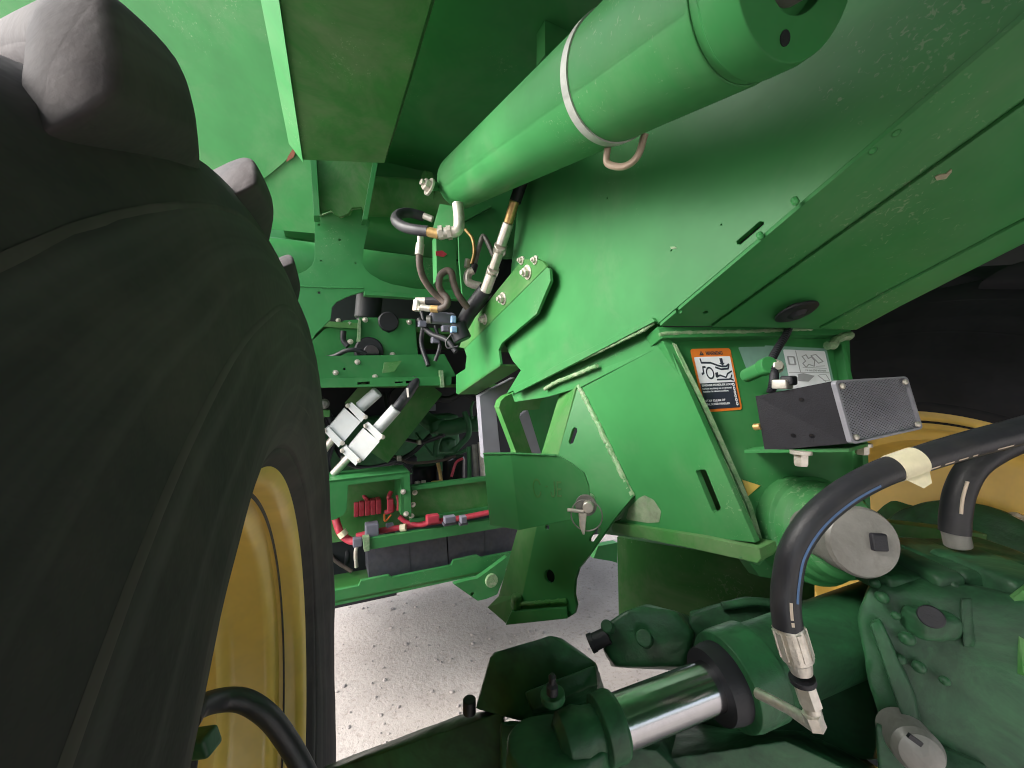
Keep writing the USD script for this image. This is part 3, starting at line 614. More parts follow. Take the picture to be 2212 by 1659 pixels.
T.part('cap', lathe(P(700, 872, 2.1), -FW, [(0, W(10, 2.1)), (.015, W(11, 2.1)), (.03, W(7, 2.1)), (.034, .001)], 20), 'steel'); T.part('base', rbox(P(698, 893, 2.12), RT * .035, FW * .02, UP * .02, .006), 'green_dusty'); T.done()

# ------------------------------------------------------------------ battery carrier
pt = PF(2.05)
T = Thing('fuse_cabinet', 'bright green open box with red fuse block and cables', 'cabinet')
T.part('face_frame', plate([(640, 1047), (885, 1019), (889, 1117), (866, 1112), (866, 1034), (752, 1048), (749, 1100), (742, 1112), (725, 1122), (640, 1138)], pt, .012, rnd=.004), 'green')
T.part('back', plate([(660, 1040), (885, 1022), (889, 1150), (660, 1180)], PF(2.26), .01), 'green_dusty')
T.part('top', hexa([pt.at(640, 1047), pt.at(885, 1019), pt.at(885, 1023), pt.at(640, 1051)] + [q + FW * .2 for q in (pt.at(640, 1047), pt.at(885, 1019), pt.at(885, 1023), pt.at(640, 1051))]), 'green')
T.part('side', hexa([pt.at(866, 1030), pt.at(872, 1030), pt.at(872, 1112), pt.at(866, 1112)] + [q + FW * .2 for q in (pt.at(866, 1030), pt.at(872, 1030), pt.at(872, 1112), pt.at(866, 1112))]), 'green')
bolts(T, [(877, 1110), (871, 1062)], pt, 4)
T.done()
T = Thing('fuse_block', 'ribbed dark red fuse block inside the open green cabinet', 'fuse block')
for k in range(5):
    u = 764 + k * 12; d = 2.12; T.part('fuse', rbox(P(u + 5, 1098 - k * 1.6, d), RT * .0125, FW * .03, UP * .04, .004), 'red')
T.part('base', bar(P(758, 1104, 2.17), P(826, 1094, 2.19), .03, .05), 'black')
T.done()
T = Thing('red_cable', 'red cables looping right of the fuse block', 'cable')
T.part('cable', tpx([(845, 1062, 2.1), (840, 1075, 2.08), (846, 1090, 2.07), (847, 1102, 2.07), (832, 1107, 2.07)], 5), 'red')
T.part('cable', tpx([(858, 1070, 2.08), (861, 1085, 2.07), (860, 1102, 2.07)], 4), 'red'); T.part('terminal', rbox(P(843, 1090, 2.06), RT * .016, FW * .014, UP * .032, .005), 'red')
T.part('cable', tpx([(750, 1068, 2.12), (775, 1064, 2.13), (790, 1076, 2.12), (800, 1086, 2.12)], 4), 'red')
T.part('orange_loop', tpx([(830, 1110, 2.06), (832, 1126, 2.06), (845, 1112, 2.07)], 1.8), 'orange_wire')
T.done()
pr = PF(2.1)
T = Thing('side_rail_panel', 'long green panel right of the fuse cabinet with bolted edge', 'panel')
T.part('panel', plate([(889, 1052), (1062, 1031), (1066, 1096), (889, 1123)], pr, .012), 'green_dusty')
T.part('top_lip', plate([(889, 1050), (1062, 1029), (1062, 1037), (889, 1060)], pr.shift(.03), .035), 'green')
T.part('bottom_lip', plate([(886, 1122), (1066, 1094), (1066, 1105), (886, 1132)], pr.shift(.02), .02), 'green')
bolts(T, [(896, 1064), (892, 1090), (889, 1115)], pr, 4)
T.done()
T = Thing('battery_cable', 'thick red battery cable running along the top of the batteries', 'cable')
T.part('cable', tpx([(770, 1158, 2.0), (826, 1146, 2.03), (875, 1138, 2.05), (910, 1132, 2.08), (946, 1126, 2.1), (1000, 1118, 2.15), (1060, 1106, 2.2)], 6), 'red')
T.part('cable', tpx([(862, 1116, 2.06), (880, 1129, 2.06), (910, 1134, 2.06), (930, 1128, 2.07)], 5), 'red')
T.part('terminal_cover', rbox(P(934, 1120, 2.06), RT * .034, FW * .02, UP * .022, .007), 'red')
T.part('tape', tpx([(865, 1141, 2.03), (877, 1139, 2.03)], 8, smooth=2), 'paper')
T.done()
T = Thing('earth_cable', 'red looping cable with white tape at the tyre edge', 'cable')
T.part('cable', tpx([(724, 1118, 2.02), (730, 1138, 2.0), (738, 1155, 2.0), (755, 1167, 2.0), (772, 1170, 2.0)], 8), 'red')
T.part('tape', tpx([(737, 1148, 1.995), (744, 1158, 1.995)], 10, smooth=2), 'paper'); T.done()
for i, (tl, tr, br, bl, lab) in enumerate((((794, 1186), (964, 1157), (968, 1224), (797, 1252), 'left dark grey battery, shown full width between the green rails'), ((967, 1156), (1120, 1132), (1120, 1196), (970, 1222), 'right dark grey battery, ending behind the pivot plate'))):
    T = Thing('battery', lab, 'battery'); pbt = PF(2.1)
    f = [pbt.at(*q) for q in (tl, tr, br, bl)]; T.part('case', hexa(f + [q + FW * .18 for q in f]), 'battery', False)
    f2 = [pbt.at(u, v - 14) for u, v in (tl, tr)] + [pbt.at(*tr), pbt.at(*tl)]; T.part('lid', hexa([q + FW * .01 for q in f2] + [q + FW * .17 for q in f2]), 'battery', False)
    for k in (4,):
        a = f[0] + (f[1] - f[0]) * k / 8; b = f[3] + (f[2] - f[3]) * k / 8; T.part('case_rib', bar(a * .95 + b * .05, b * .95 + a * .05, .004, .0022), 'battery', False)
    T.done()
T = Thing('battery_clamp', 'grey plastic battery clamp block at the left end of the batteries', 'clamp')
T.part('block', rbox(P(803, 1146, 1.98), RT * .032, FW * .03, UP * .04, .006), 'grey_plastic'); T.part('lower_block', rbox(P(772, 1170, 1.98), RT * .022, FW * .02, UP * .022, .005), 'grey_plastic')
T.part('leg', tpx([(771, 1178, 1.97), (768, 1195, 1.97), (770, 1225, 1.98)], 4), 'zinc'); T.done()
for (u, v, sx, lab) in ((842, 1138, 15, 'small grey clip nearest the battery clamp on the cable run'), (971, 1121, 24, 'larger grey clip in the middle of the cable run'), (1000, 1121, 13, 'small grey clip nearest the pivot plate on the cable run')):
    T = Thing('cable_clip', lab, 'clip'); T.part('clip', rbox(P(u, v, 2.05), RT * W(sx / 2, 2.05), FW * .02, UP * .017, .004), 'grey_plastic'); T.part('foot', rbox(P(u, v + 9, 2.06), RT * W(sx / 2 + 3, 2.05), FW * .02, UP * .007, .003), 'battery'); T.done()
prl = PF(2.04)
T = Thing('battery_tray', 'green battery tray rails with notched lower edge above the gravel', 'tray')
T.part('upper_rail', plate([(787, 1166), (1090, 1118), (1090, 1139), (795, 1188)], prl, .03), 'green')
T.part('rail_end', plate([(784, 1162), (798, 1160), (798, 1190), (787, 1192)], prl.shift(.01), .04), 'weld')
T.part('lower_rail', plate([(640, 1293), (775, 1266), (780, 1255), (840, 1243), (847, 1248), (975, 1222), (980, 1211), (1030, 1200), (1042, 1205), (1120, 1190), (1120, 1222), (1046, 1240), (857, 1281), (640, 1326)], prl, .02), 'green')
T.part('floor', hexa([prl.at(640, 1315), prl.at(1120, 1218), prl.at(1120, 1222), prl.at(640, 1320)] + [q + FW * .3 for q in (prl.at(640, 1315), prl.at(1120, 1218), prl.at(1120, 1222), prl.at(640, 1320))]), 'green_dusty')
T.part('skid', hexa([prl.at(712, 1311), prl.at(857, 1280), prl.at(857, 1286), prl.at(712, 1317)] + [q + FW * .25 for q in (prl.at(712, 1311), prl.at(857, 1280), prl.at(857, 1286), prl.at(712, 1317))]), 'black')
T.done()
T = Thing('latch', 'zinc latch on the green panel at the tyre edge', 'latch')
T.part('body', rbox(P(706, 1086, 1.95), RT * .03, FW * .012, UP * .035, .008), 'zinc'); T.part('lever', tpx([(700, 1092, 1.93), (735, 1090, 1.93)], 4, smooth=2), 'zinc'); T.done()
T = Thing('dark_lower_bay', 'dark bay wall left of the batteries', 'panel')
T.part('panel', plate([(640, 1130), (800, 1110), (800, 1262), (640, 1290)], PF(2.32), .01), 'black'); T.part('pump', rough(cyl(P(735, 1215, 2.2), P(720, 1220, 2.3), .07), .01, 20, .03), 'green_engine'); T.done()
T = Thing('tie_down_foot', 'pale green tie-down foot with ring at the tray end', 'bracket')
pf = PF(1.96)
T.part('foot', plate([(1031, 1250), (1048, 1238), (1095, 1203), (1092, 1240), (1074, 1284), (1050, 1294), (1032, 1298), (980, 1262), (1005, 1255)], pf, .03, holes=[(1020, 1283, 4)]), 'green')
T.part('ring', cyl(pf.at(1060, 1252), pf.at(1060, 1252) - FW * .02, W(15, 1.96)), 'weld'); T.done()

# ------------------------------------------------------------------ the big arm: side plate and bottom plate
PLATE = PR(.645)
arm_lo = P3((1420, 700, PLATE.d(1420, 700)), (2212, 30, PLATE.d(2212, 30)), (1843, 711, PLATE.d(1420, 700) * 1.0))
T = Thing('lift_boom', 'large green sheet metal lift arm sweeping from centre to upper right', 'boom')
T.part('side_plate', plate([(1095, 850), (1125, 800), (1108, 780), (1088, 738), (1120, 430), (1128, 395), (1150, 330), (1330, -60), (2400, -60), (2330, -70), (2212, 30), (1420, 700), (1410, 692), (1255, 775)], PLATE, .012,
    holes=[[(1592, 527), (1591, 521), (1641, 478), (1650, 479), (1650, 485), (1600, 528)], (1558, 485, 2), (1450, 541, 2), (1312, 428, 2)]), 'green', False)
bt = [(1424, 702), (2212, 36), (2500, -200), (2700, 250), (2212, 526), (1843, 713)]
T.part('bottom_plate', plate(bt, arm_lo, .012, holes=[(1467, 674, 6), (1536, 675, 6), (1655, 665, 3), (1843, 687, 4)]), 'green', False)
# longitudinal joint strips on the bottom plate: raised strips leave two grooves
T.part('edge_strip', plate([(1426, 704), (2212, 40), (2500, -195), (2560, -120), (2212, 212), (1528, 705)], arm_lo.shift(.008), .0075, holes=[(1467, 674, 6), (1524, 675, 5)]), 'green', False)
T.part('centre_strip', plate([(1538, 706), (2212, 226), (2560, -100), (2640, 150), (2212, 470), (1764, 708)], arm_lo.shift(.006), .0055), 'green', False)
T.part('right_strip', plate([(1772, 709), (2212, 478), (2640, 160), (2700, 248), (2212, 522), (1843, 712)], arm_lo.shift(.010), .0095), 'green', False)
far = [arm_lo.at(u, v) for u, v in ((1843, 712), (2212, 525), (2700, 250))]
T.part('far_side_plate', hexa([far[0], far[2], far[2] + UP * .3 , far[0] + UP * .3] + [q + RT * .012 for q in (far[0], far[2], far[2] + UP * .3, far[0] + UP * .3)]), 'green', False)
for (u, v) in ((1880, 318), (1930, 280), (1715, 430), (1640, 505)):
    T.part('tack_weld', lathe(arm_lo.at(u, v) , -arm_lo.n * np.sign(arm_lo.off), [(0, .005), (.009, .005), (.013, .002)], 8), 'green')
T.part('weld_bead', bead([PLATE.shift(.003).at(u, v) for u, v in ((1412, 697), (1392, 712), (1300, 757), (1255, 778))], .004), 'weld')
e0, e1 = PLATE.shift(.004).at(1405, 688), PLATE.shift(.004).at(1112, 842)
T.part('folded_edge', plate([(1408, 686), (1414, 694), (1260, 775), (1112, 850), (1106, 838), (1255, 762)], PLATE.shift(.010), .010), 'green')
T.part('scuff', plate([(2020, 383), (2030, 378), (2045, 376), (2056, 366), (2056, 372), (2044, 386), (2024, 390)], arm_lo.shift(.008), .0025), 'residue')
T.part('scuff', plate([(1447, 533), (1458, 532), (1462, 536), (1450, 538)], PLATE.shift(.001), .002), 'weld')
T.done()

# bent bolted bracket on the arm side
pbr = PLATE.shift(.035)
T = Thing('bolted_bracket', 'bent green bracket with three bolts fixed on the lift arm side', 'bracket')
nb = -PLATE.n * np.sign(PLATE.off)
T.part('lower_leg', plate([(1003, 754), (1180, 577), (1187, 581), (1189, 607), (1159, 678), (1084, 741), (1077, 756), (1081, 787), (1078, 792), (990, 852), (985, 849), (985, 810), (1005, 797), (1008, 770)], pbr, .010, rnd=.003), 'green', False)
strip = [(992, 750), (1008, 708), (1126, 564), (1134, 560), (1160, 560), (1172, 565), (1181, 576), (1004, 753)]
ptilt = P3((1003, 754, pbr.d(1003, 754) - .003), (1180, 577, pbr.d(1180, 577) - .003), (1075, 630, pbr.d(1075, 630) - .035))
T.part('bolt_flange', plate(strip, ptilt, .010), 'green_dusty', False)
for u, v in ((1140, 588), (1087, 645), (1047, 689)): T.part('bolt', bolt(ptilt.at(u, v), -ptilt.n * np.sign(ptilt.off), W(9.5, 1.45)), 'zinc')
for u, v in ((1133, 559), (1163, 558)): T.part('bolt', bolt(ptilt.at(u, v) + FW * .02, nb, .010), 'zinc')
q = [pbr.at(990, 852), pbr.at(1080, 791)]; q2 = [x - nb * .10 for x in q]
T.part('bottom_return', hexa([q[0], q[1], q2[1], q2[0]] + [x + UP * .008 for x in (q[0], q[1], q2[1], q2[0])]), 'green_dusty', False)
T.part('spacer', hexa([pbr.at(u, v) - nb * .009 for u, v in ((1010, 760), (1170, 596), (1150, 670), (1050, 760))] + [pbr.at(u, v) - nb * .037 for u, v in ((1010, 760), (1170, 596), (1150, 670), (1050, 760))]), 'black', False)
T.done()

# ------------------------------------------------------------------ big lift cylinder
DS = 1.28
T = Thing('lift_cylinder', 'large green hydraulic cylinder slung overhead with a pale clamp band', 'hydraulic cylinder')
ca, cb = P(992, 395.6, 1.4426 / DS), P(1692.5, -75.9, .3827 / DS)
ax = (cb - ca); L = np.linalg.norm(ax); ax /= L; R = .09
T.part('barrel', lathe(ca, ax, [(0, R * .80), (.012, R * .92), (.03, R), (L - .042, R), (L - .036, R * .985)], 72), 'green')
T.part('gland', lathe(ca + ax * (L - .036), ax, [(0, R * .97), (.004, R * .95), (.009, R * .95), (.013, R * .99), (.040, R * .985), (.052, R * .955), (.052, R * .52), (.040, R * .50)], 72), 'green')
for k in range(4):
    a_, s_, t_ = basis(ax); an = .1 + k * math.pi / 2
    T.part('spanner_hole', cyl(ca + ax * (L + .0165) + (s_ * math.cos(an) + t_ * math.sin(an)) * R * .74 - ax * .01, ca + ax * (L + .0172) + (s_ * math.cos(an) + t_ * math.sin(an)) * R * .74, .007, seg=14, ch=0), 'black')
T.part('rod', cyl(ca + ax * (L + .0), ca + ax * (L + .16), R * .40), 'steel')
def along(u0, v0):  # axis parameter whose silhouette passes near pixel
    best = min(np.linspace(0, L, 400), key=lambda t: np.hypot(*(np.array([(ca + ax * t - EYE)[0] / (ca + ax * t - EYE)[1] * F0 + CX, CY - F0 * (ca + ax * t - EYE)[2] / (ca + ax * t - EYE)[1]]) - [u0, v0])))
    return best
tb = .932
T.part('clamp_band', lathe(ca + ax * (tb - .009), ax, [(0, R + .0005), (0, R + .0028), (.018, R + .0028), (.018, R + .0005)], 72), 'band')
a_, s_, t_ = basis(ax)
ctr = ca + ax * tb
down = -UP - ax * (-UP @ ax); down /= np.linalg.norm(down)
T.part('band_buckle', rbox(ctr + (A3(1, 0, 0) - ax * ax[0]) * (R + .004), ax * .016, UP * .012, A3(1, 0, 0) * .006, .003), 'steel')
T.part('steel_line', tube([ctr + down * (R - .005) + RT * .03 - ax * .03, ctr + down * (R + .018) + RT * .035 - ax * .03, ctr + down * (R + .026) + RT * .05, ctr + down * (R + .012) + RT * .06 + ax * .02, ctr + down * (R - .02) + RT * .06 + ax * .03], .006), 'dull_line')
T.part('rear_eye', hexa([P(u, v, 1.06) for u, v in ((950, 440), (985, 446), (985, 512), (930, 512))] + [P(u, v, 1.12) for u, v in ((950, 440), (985, 446), (985, 512), (930, 512))]), 'green')
T.part('pivot_pin', cyl(P(925, 403, 1.07), P(975, 402, 1.12), W(9, 1.07)), 'green')
T.part('pin_bolt', bolt(P(928, 404, 1.06), P(912, 400, 1.06) - P(930, 404, 1.06) - FW * .02, W(13, 1.06)), 'zinc')
T.part('weld_bead', bead([ca + ax * .004 + (s_ * math.cos(k) + t_ * math.sin(k)) * R * .86 for k in np.linspace(0, 6.28, 40)], .005), 'green')
T.done()

# fittings and hoses round the cylinder's foot
T = Thing('elbow_hose', 'black looped hose with pale elbow fitting below the big cylinder foot', 'hose')
T.part('elbow', tpx([(988, 440, 1.0), (991, 462, 1.0), (991, 490, 1.0), (984, 500, 1.0), (965, 503, 1.0), (946, 506, 1.0)], 12), 'zinc')
for u in (975, 957): T.part('hex_nut', lathe(P(u, 502, 1.0), P(u - 12, 504, 1.0) - P(u, 502, 1.0), [(0, W(15, 1)), (W(9, 1), W(15, 1))], 6), 'zinc')
T.part('brass_sleeve', cyl(P(948, 506, 1.0), P(922, 500, 1.0), W(10.5, 1.0)), 'brass')
T.part('hose', tpx([(926, 500, 1.0), (900, 497, 1.01), (872, 490, 1.03), (855, 476, 1.06), (862, 463, 1.10), (885, 460, 1.13), (915, 468, 1.15)], 11), 'hose')
T.part('tee_end', cyl(P(915, 466, 1.14), P(935, 474, 1.14), W(7, 1.1)), 'zinc')
T.done()
T = Thing('brown_hose', 'thin brown hose with white end hanging left of the post with red mark', 'hose')
T.part('white_end', cat([cyl(P(909, 506, 1.12), P(908, 528, 1.12), W(7, 1.12)), cyl(P(908, 526, 1.12), P(905, 551, 1.12), W(9, 1.12))]), 'zinc')
T.part('hose', tpx([(906, 548, 1.12), (907, 575, 1.13), (916, 603, 1.15), (935, 630, 1.17), (952, 645, 1.18), (968, 660, 1.18)], 7.5), 'hose_brown'); T.done()
T = Thing('brown_hose', 'brown hose looping up and over in front of the dark recess', 'hose')
T.part('hose', tpx([(1010, 665, 1.2), (992, 640, 1.18), (980, 612, 1.17), (975, 590, 1.16), (966, 585, 1.16), (952, 594, 1.16), (948, 615, 1.16), (955, 632, 1.17), (966, 645, 1.17), (964, 660, 1.17), (945, 668, 1.18), (930, 667, 1.18)], 7.5), 'hose_brown')
T.part('sleeve', cyl(P(930, 667, 1.18), P(908, 664, 1.18), W(7, 1.18)), 'zinc'); T.part('brass_sleeve', cyl(P(947, 668, 1.18), P(930, 667, 1.18), W(8, 1.18)), 'brass'); T.done()
T = Thing('valve_manifold', 'small grey and black valve manifold with pale blue plugs among the hoses', 'manifold')
T.part('hose_stub', tpx([(965, 655, 1.2), (940, 650, 1.2), (918, 650, 1.2)], 8), 'hose')
T.part('fitting', cyl(P(920, 650, 1.2), P(898, 650, 1.2), W(8, 1.2)), 'zinc'); T.part('fitting', cyl(P(902, 648, 1.2), P(900, 672, 1.2), W(9, 1.2)), 'zinc')
T.part('block', rough(rbox(P(955, 688, 1.25), RT * .05, FW * .03, UP * .022, .008), .004, 60, .012), 'grey_plastic')
T.part('knob', cyl(P(932, 690, 1.22), P(922, 690, 1.22), W(9, 1.2)), 'steel')
T.part('solenoid', cyl(P(985, 700, 1.22), P(1000, 735, 1.22), W(20, 1.22)), 'black')
T.part('blue_plug', rbox(P(979, 690, 1.19), RT * .010, FW * .01, UP * .014, .004), 'blue_plug'); T.part('blue_plug', rbox(P(980, 712, 1.19), RT * .012, FW * .01, UP * .012, .004), 'blue_plug')
T.part('wire', tpx([(975, 722, 1.2), (964, 738, 1.2), (968, 752, 1.2), (990, 748, 1.2)], 2), 'hose')
T.done()
DS = 1.19
T = Thing('thick_hose', 'thick black hose with long pale crimped end running down beside the lift arm', 'hose')
d0, d1 = 1.12, 1.30
T.part('hose', tpx([(1135, 370, d0), (1125, 400, d0), (1112, 437, d0 + .01)], 13), 'hose')
T.part('brass_sleeve', cyl(P(1112, 434, d0), P(1098, 482, d0 + .03), W(10.5, d0)), 'brass')
for (u0, v0, u1, v1, r) in ((1098, 482, 1082, 530, 12), (1082, 530, 1078, 545, 14.5), (1078, 545, 1066, 580, 10.5), (1066, 580, 1062, 592, 13.5), (1062, 592, 1048, 630, 12)):
    dd = d0 + .03 + (v0 - 482) / 148 * .12; T.part('crimp_section', cyl(P(u0, v0, dd), P(u1, v1, dd + .03), W(r, dd), seg=12), 'zinc')
T.part('lower_hose', tpx([(1050, 626, 1.29), (1035, 645, 1.31), (1015, 672, 1.34), (1000, 700, 1.38)], 17), 'hose')
T.done()
DS = 1.28
T = Thing('steel_tube', 'grey bent steel tube forming an inverted V beside the thick hose', 'pipe')
T.part('tube', tube([P(1024, 574, 1.25), P(1033, 540, 1.25), P(1041, 514, 1.25), P(1046, 512, 1.25), P(1054, 525, 1.25), P(1066, 552, 1.25)], W(5.5, 1.25)), 'steel')
T.part('sleeve', cyl(P(1020, 588, 1.25), P(1026, 570, 1.25), W(8, 1.25)), 'black')
T.part('elbow', tpx([(1022, 584, 1.25), (1012, 590, 1.25), (1010, 606, 1.25), (1020, 614, 1.25), (1038, 618, 1.25)], 9), 'zinc')
T.part('nut', lathe(P(1010, 560, 1.25), P(1008, 585, 1.25) - P(1010, 560, 1.25), [(0, W(6, 1.25)), (.035, W(7, 1.25))], 6), 'zinc')
T.part('thin_line', tpx([(1005, 495, 1.24), (1020, 515, 1.24), (1024, 545, 1.24), (1018, 570, 1.24)], 3.5), 'brass')
T.done()
DS = 1.0
T = Thing('cylinder_mount_post', 'green mounting post with red paint mark under the big cylinder', 'frame member')
pm = PF(1.5)
T.part('post', plate([(942, 508), (986, 505), (986, 600), (944, 606)], pm, .06), 'green'); T.part('red_mark', plate([(941, 543), (955, 541), (966, 549), (958, 555), (942, 552)], pm.shift(.002), .002), 'red')
T.part('back_plate', plate([(990, 445), (1122, 400), (1100, 480), (1060, 640), (1000, 650), (992, 560)], PF(1.72), .015), 'green')
T.part('rib', plate([(1000, 470), (1060, 440), (1062, 446), (1004, 478)], PF(1.70), .02), 'green')
T.done()

# ------------------------------------------------------------------ pivot housing under the arm
LF = P3((1249, 832, 1.13), (1440, 742, .835), (1620, 1170, .715))        # left face
RF = P3((1452, 742, .835), (1835, 722, .875), (1640, 1190, .745))        # rear face, with the decals
T = Thing('pivot_housing', 'green welded box housing below the lift arm carrying the warning sticker', 'housing')
T.part('left_wall', plate([(1255, 800), (1425, 722), (1440, 735), (1632, 1172), (1330, 1140), (1372, 1072), (1249, 838)], LF, .014, holes=[[(1503, 1019), (1506, 1016), (1522, 1014), (1525, 1017), (1557, 1096), (1555, 1101), (1543, 1108), (1538, 1104)]]), 'green', False)
T.part('top_strip', plate([(1130, 825), (1415, 685), (1440, 742), (1255, 836), (1180, 858), (1112, 868), (1105, 850)], PLATE.shift(-.022), .012), 'green', False)
T.part('slot_back', plate([(1490, 1000), (1540, 1000), (1575, 1120), (1520, 1120)], LF.shift(-.05), .01), 'green_dusty', False)
T.part('rear_wall', plate([(1448, 724), (1834, 716), (1838, 800), (1872, 958), (1884, 1190), (1640, 1195), (1620, 1150)], RF.shift(-.012), .014), 'green', False)
rp0 = RF
T.part('ridge_plate', plate([(1428, 728), (1452, 735), (1524, 890), (1616, 1092), (1648, 1178), (1640, 1200), (1622, 1196), (1560, 1020), (1500, 880)], rp0.shift(.004), .03), 'green', False)
T.part('top_plate', plate([(1420, 706), (1840, 706), (1836, 722), (1430, 730)], RF.shift(.014), .06), 'green', False)
T.part('right_edge', plate([(1817, 742), (1825, 741), (1842, 820), (1874, 955), (1884, 1180), (1874, 1180), (1862, 955), (1832, 820)], RF.shift(.010), .05), 'green', False)
T.part('bottom_ledge', plate([(1322, 1128), (1520, 1160), (1640, 1186), (1644, 1206), (1636, 1216), (1500, 1186), (1322, 1150)], LF.shift(.012), .05), 'green_dusty', False)
T.part('lower_corner', plate([(1290, 1152), (1300, 1090), (1352, 1040), (1400, 1060), (1400, 1165)], LF.shift(-.035), .012), 'green', False)
T.part('ridge_edge', plate([(1453, 740), (1461, 744), (1536, 892), (1626, 1094), (1650, 1176), (1640, 1180), (1615, 1092), (1523, 890)], RF.shift(.0075), .004), 'weld', False)  # pale strip: worn paint plus light on the chamfer put into colour
T.part('corner_gusset', plate([(1620, 1170), (1648, 1176), (1660, 1200), (1640, 1222), (1600, 1205)], RF.shift(.02), .04), 'green', False)
sh = RF.shift(.012)
T.part('weld_bead', bead([sh.at(u, v) for u, v in ((1424, 722), (1500, 718), (1600, 717), (1754, 711))], .0045), 'weld')
T.part('weld_bead', bead([LF.shift(.003).at(u, v) for u, v in ((1249, 832), (1290, 912), (1330, 996), (1355, 1050), (1368, 1074))], .007), 'weld')
T.part('weld_bead', bead([LF.shift(.012).at(u, v) for u, v in ((1176, 840), (1205, 824), (1252, 806), (1290, 790))], .006), 'weld')
T.part('weld_bead', bead([sh.at(u, v) for u, v in ((1785, 748), (1796, 745), (1812, 730), (1826, 728), (1836, 722))], .009), 'weld')
T.part('weld_bead', bead([sh.at(u, v) for u, v in ((1560, 990), (1590, 1060), (1622, 1130), (1640, 1180))], .004), 'weld')
T.part('mud_stain', plate([(1380, 1076), (1392, 1070), (1412, 1080), (1428, 1105), (1424, 1128), (1400, 1130), (1352, 1122), (1358, 1098)], LF.shift(.0008), .0007, rnd=.004), 'mud_film', False)
bc = RF.shift(.005).at(1752, 1142); bn = -RF.n * np.sign(RF.off)
T.part('pin_boss', lathe(bc, bn, [(-.03, .102), (.018, .100), (.022, .092), (.040, .088), (.046, .082), (.066, .078), (.074, .070), (.074, .055), (.05, .055)], 48), 'green')
T.part('lower_skirt', plate([(1600, 1190), (1880, 1160), (1880, 1240), (1700, 1255), (1640, 1245)], RF.shift(-.03), .03), 'green', False)
T.done()

T = Thing('hinge_pin', 'worn bare metal pin end disc beside the curved hose', 'pin')
pa = P(1866, 1172, .60); pd = (P(1866, 1172, .60) - P(1742, 1136, .78)); pd /= np.linalg.norm(pd)
pd2 = pd * .8 - FW * .25 ; pd2 /= np.linalg.norm(pd2)
T.part('pin', lathe(pa - pd2 * .13, pd2, [(0, .047), (.085, .047), (.09, .052), (.126, .0535), (.132, .050), (.1325, .001)], 48), 'steel')
a_, s_, t_ = basis(pd2)
T.part('keeper_notch', rbox(pa + pd2 * .004 + A3(.018, 0, .002), s_ * .011, t_ * .013, pd2 * .007, .003), 'black')
T.done()

# pivot plate with slots and flange (left of the housing)
pv = P3((1249, 832, 1.13), (1368, 1072, .965), (1130, 1300, 1.08))
T = Thing('pivot_plate', 'tall green slotted pivot plate with dark folded flange in front of the gravel gap', 'bracket')
T.part('plate', plate([(1249, 832), (1368, 1072), (1330, 1117), (1272, 1200), (1250, 1228), (1242, 1252), (1240, 1285), (1245, 1308), (1240, 1326), (1224, 1336), (1093, 1349), (1105, 1322), (1129, 1285), (1158, 1143), (1205, 985)], pv, .012,
    holes=[(1187, 1245, 13), [(1240, 923), (1246, 925), (1247, 932), (1238, 957), (1231, 960), (1228, 955), (1236, 928)], [(1289, 1137), (1298, 1141), (1297, 1148), (1282, 1170), (1274, 1170), (1273, 1164)], (1182, 1139, 5)]), 'green', False)
def quadbox(q, pl, pl2):  # quad of pixels in plane pl joined to the same edge deeper
    return None
fl = [pv.at(u, v) for u, v in ((1245, 832), (1205, 985), (1158, 1143), (1129, 1285), (1095, 1348))]
lx = [P(u, v, d) for (u, v), d in zip(((1213, 836), (1168, 985), (1118, 1143), (1077, 1288), (1053, 1312)), (1.28, 1.22, 1.18, 1.18, 1.18))]
ms = []
for i in range(4):
    k = (fl[i + 1] - fl[i]); n_ = np.cross(k, lx[i] - fl[i]); n_ /= np.linalg.norm(n_); n_ *= np.sign(n_ @ (EYE - fl[i]))
    q = [fl[i], lx[i], lx[i + 1], fl[i + 1]]; ms.append(hexa(q + [x - n_ * .010 for x in q]))
T.part('folded_flange', cat(ms), 'green_dusty', False)
T.part('bottom_lip', hexa([pv.shift(.03).at(u, v) for u, v in ((1105, 1322), (1224, 1313), (1226, 1336), (1093, 1350))] + [pv.at(u, v) for u, v in ((1105, 1318), (1224, 1309), (1226, 1332), (1093, 1345))]), 'green', False)
T.part('stiffener', plate([(1160, 1215), (1215, 1215), (1215, 1275), (1160, 1275)], pv.shift(-.045), .006), 'black', False)  # black sheet standing in for the darkness seen through the hole
T.part('weld_bead', bead([pv.shift(.006).at(u, v) for u, v in ((1120, 1305), (1160, 1303), (1225, 1297))], .006), 'green_dusty')
T.part('mud_lump', rough(rbox(pv.shift(.01).at(1116, 1300), RT * .014, FW * .012, UP * .022, .008), .005, 60, .01), 'green_dusty', label='dried mud lump in the corner')
T.done()

# U bracket and grey member behind it
T = Thing('u_bracket', 'dark green U shaped bracket between grey member and pivot plate', 'bracket')
T.part('bracket', plate([(1080, 985), (1114, 985), (1114, 975), (1078, 880), (1082, 866), (1092, 856), (1130, 840), (1160, 838), (1190, 850), (1168, 868), (1165, 884), (1130, 887), (1123, 893), (1122, 902), (1151, 985)], PF(1.46), .05), 'green_dusty', False)
T.done()
T = Thing('grey_member', 'smooth grey painted angle member behind the U bracket', 'frame member')
T.part('angle', plate([(1036, 855), (1112, 815), (1125, 840), (1070, 873), (1082, 990), (1046, 990)], PF(1.72), .05), 'grey_paint', False)
T.part('rear_leg', plate([(1122, 900), (1140, 885), (1172, 990), (1150, 990)], PF(1.75), .03), 'grey_paint', False); T.done()
T = Thing('inner_green_plate', 'pale green plate seen through the U bracket window', 'plate')
T.part('plate', plate([(1110, 870), (1220, 830), (1220, 1000), (1110, 1000)], PF(1.95), .02), 'green'); T.done()

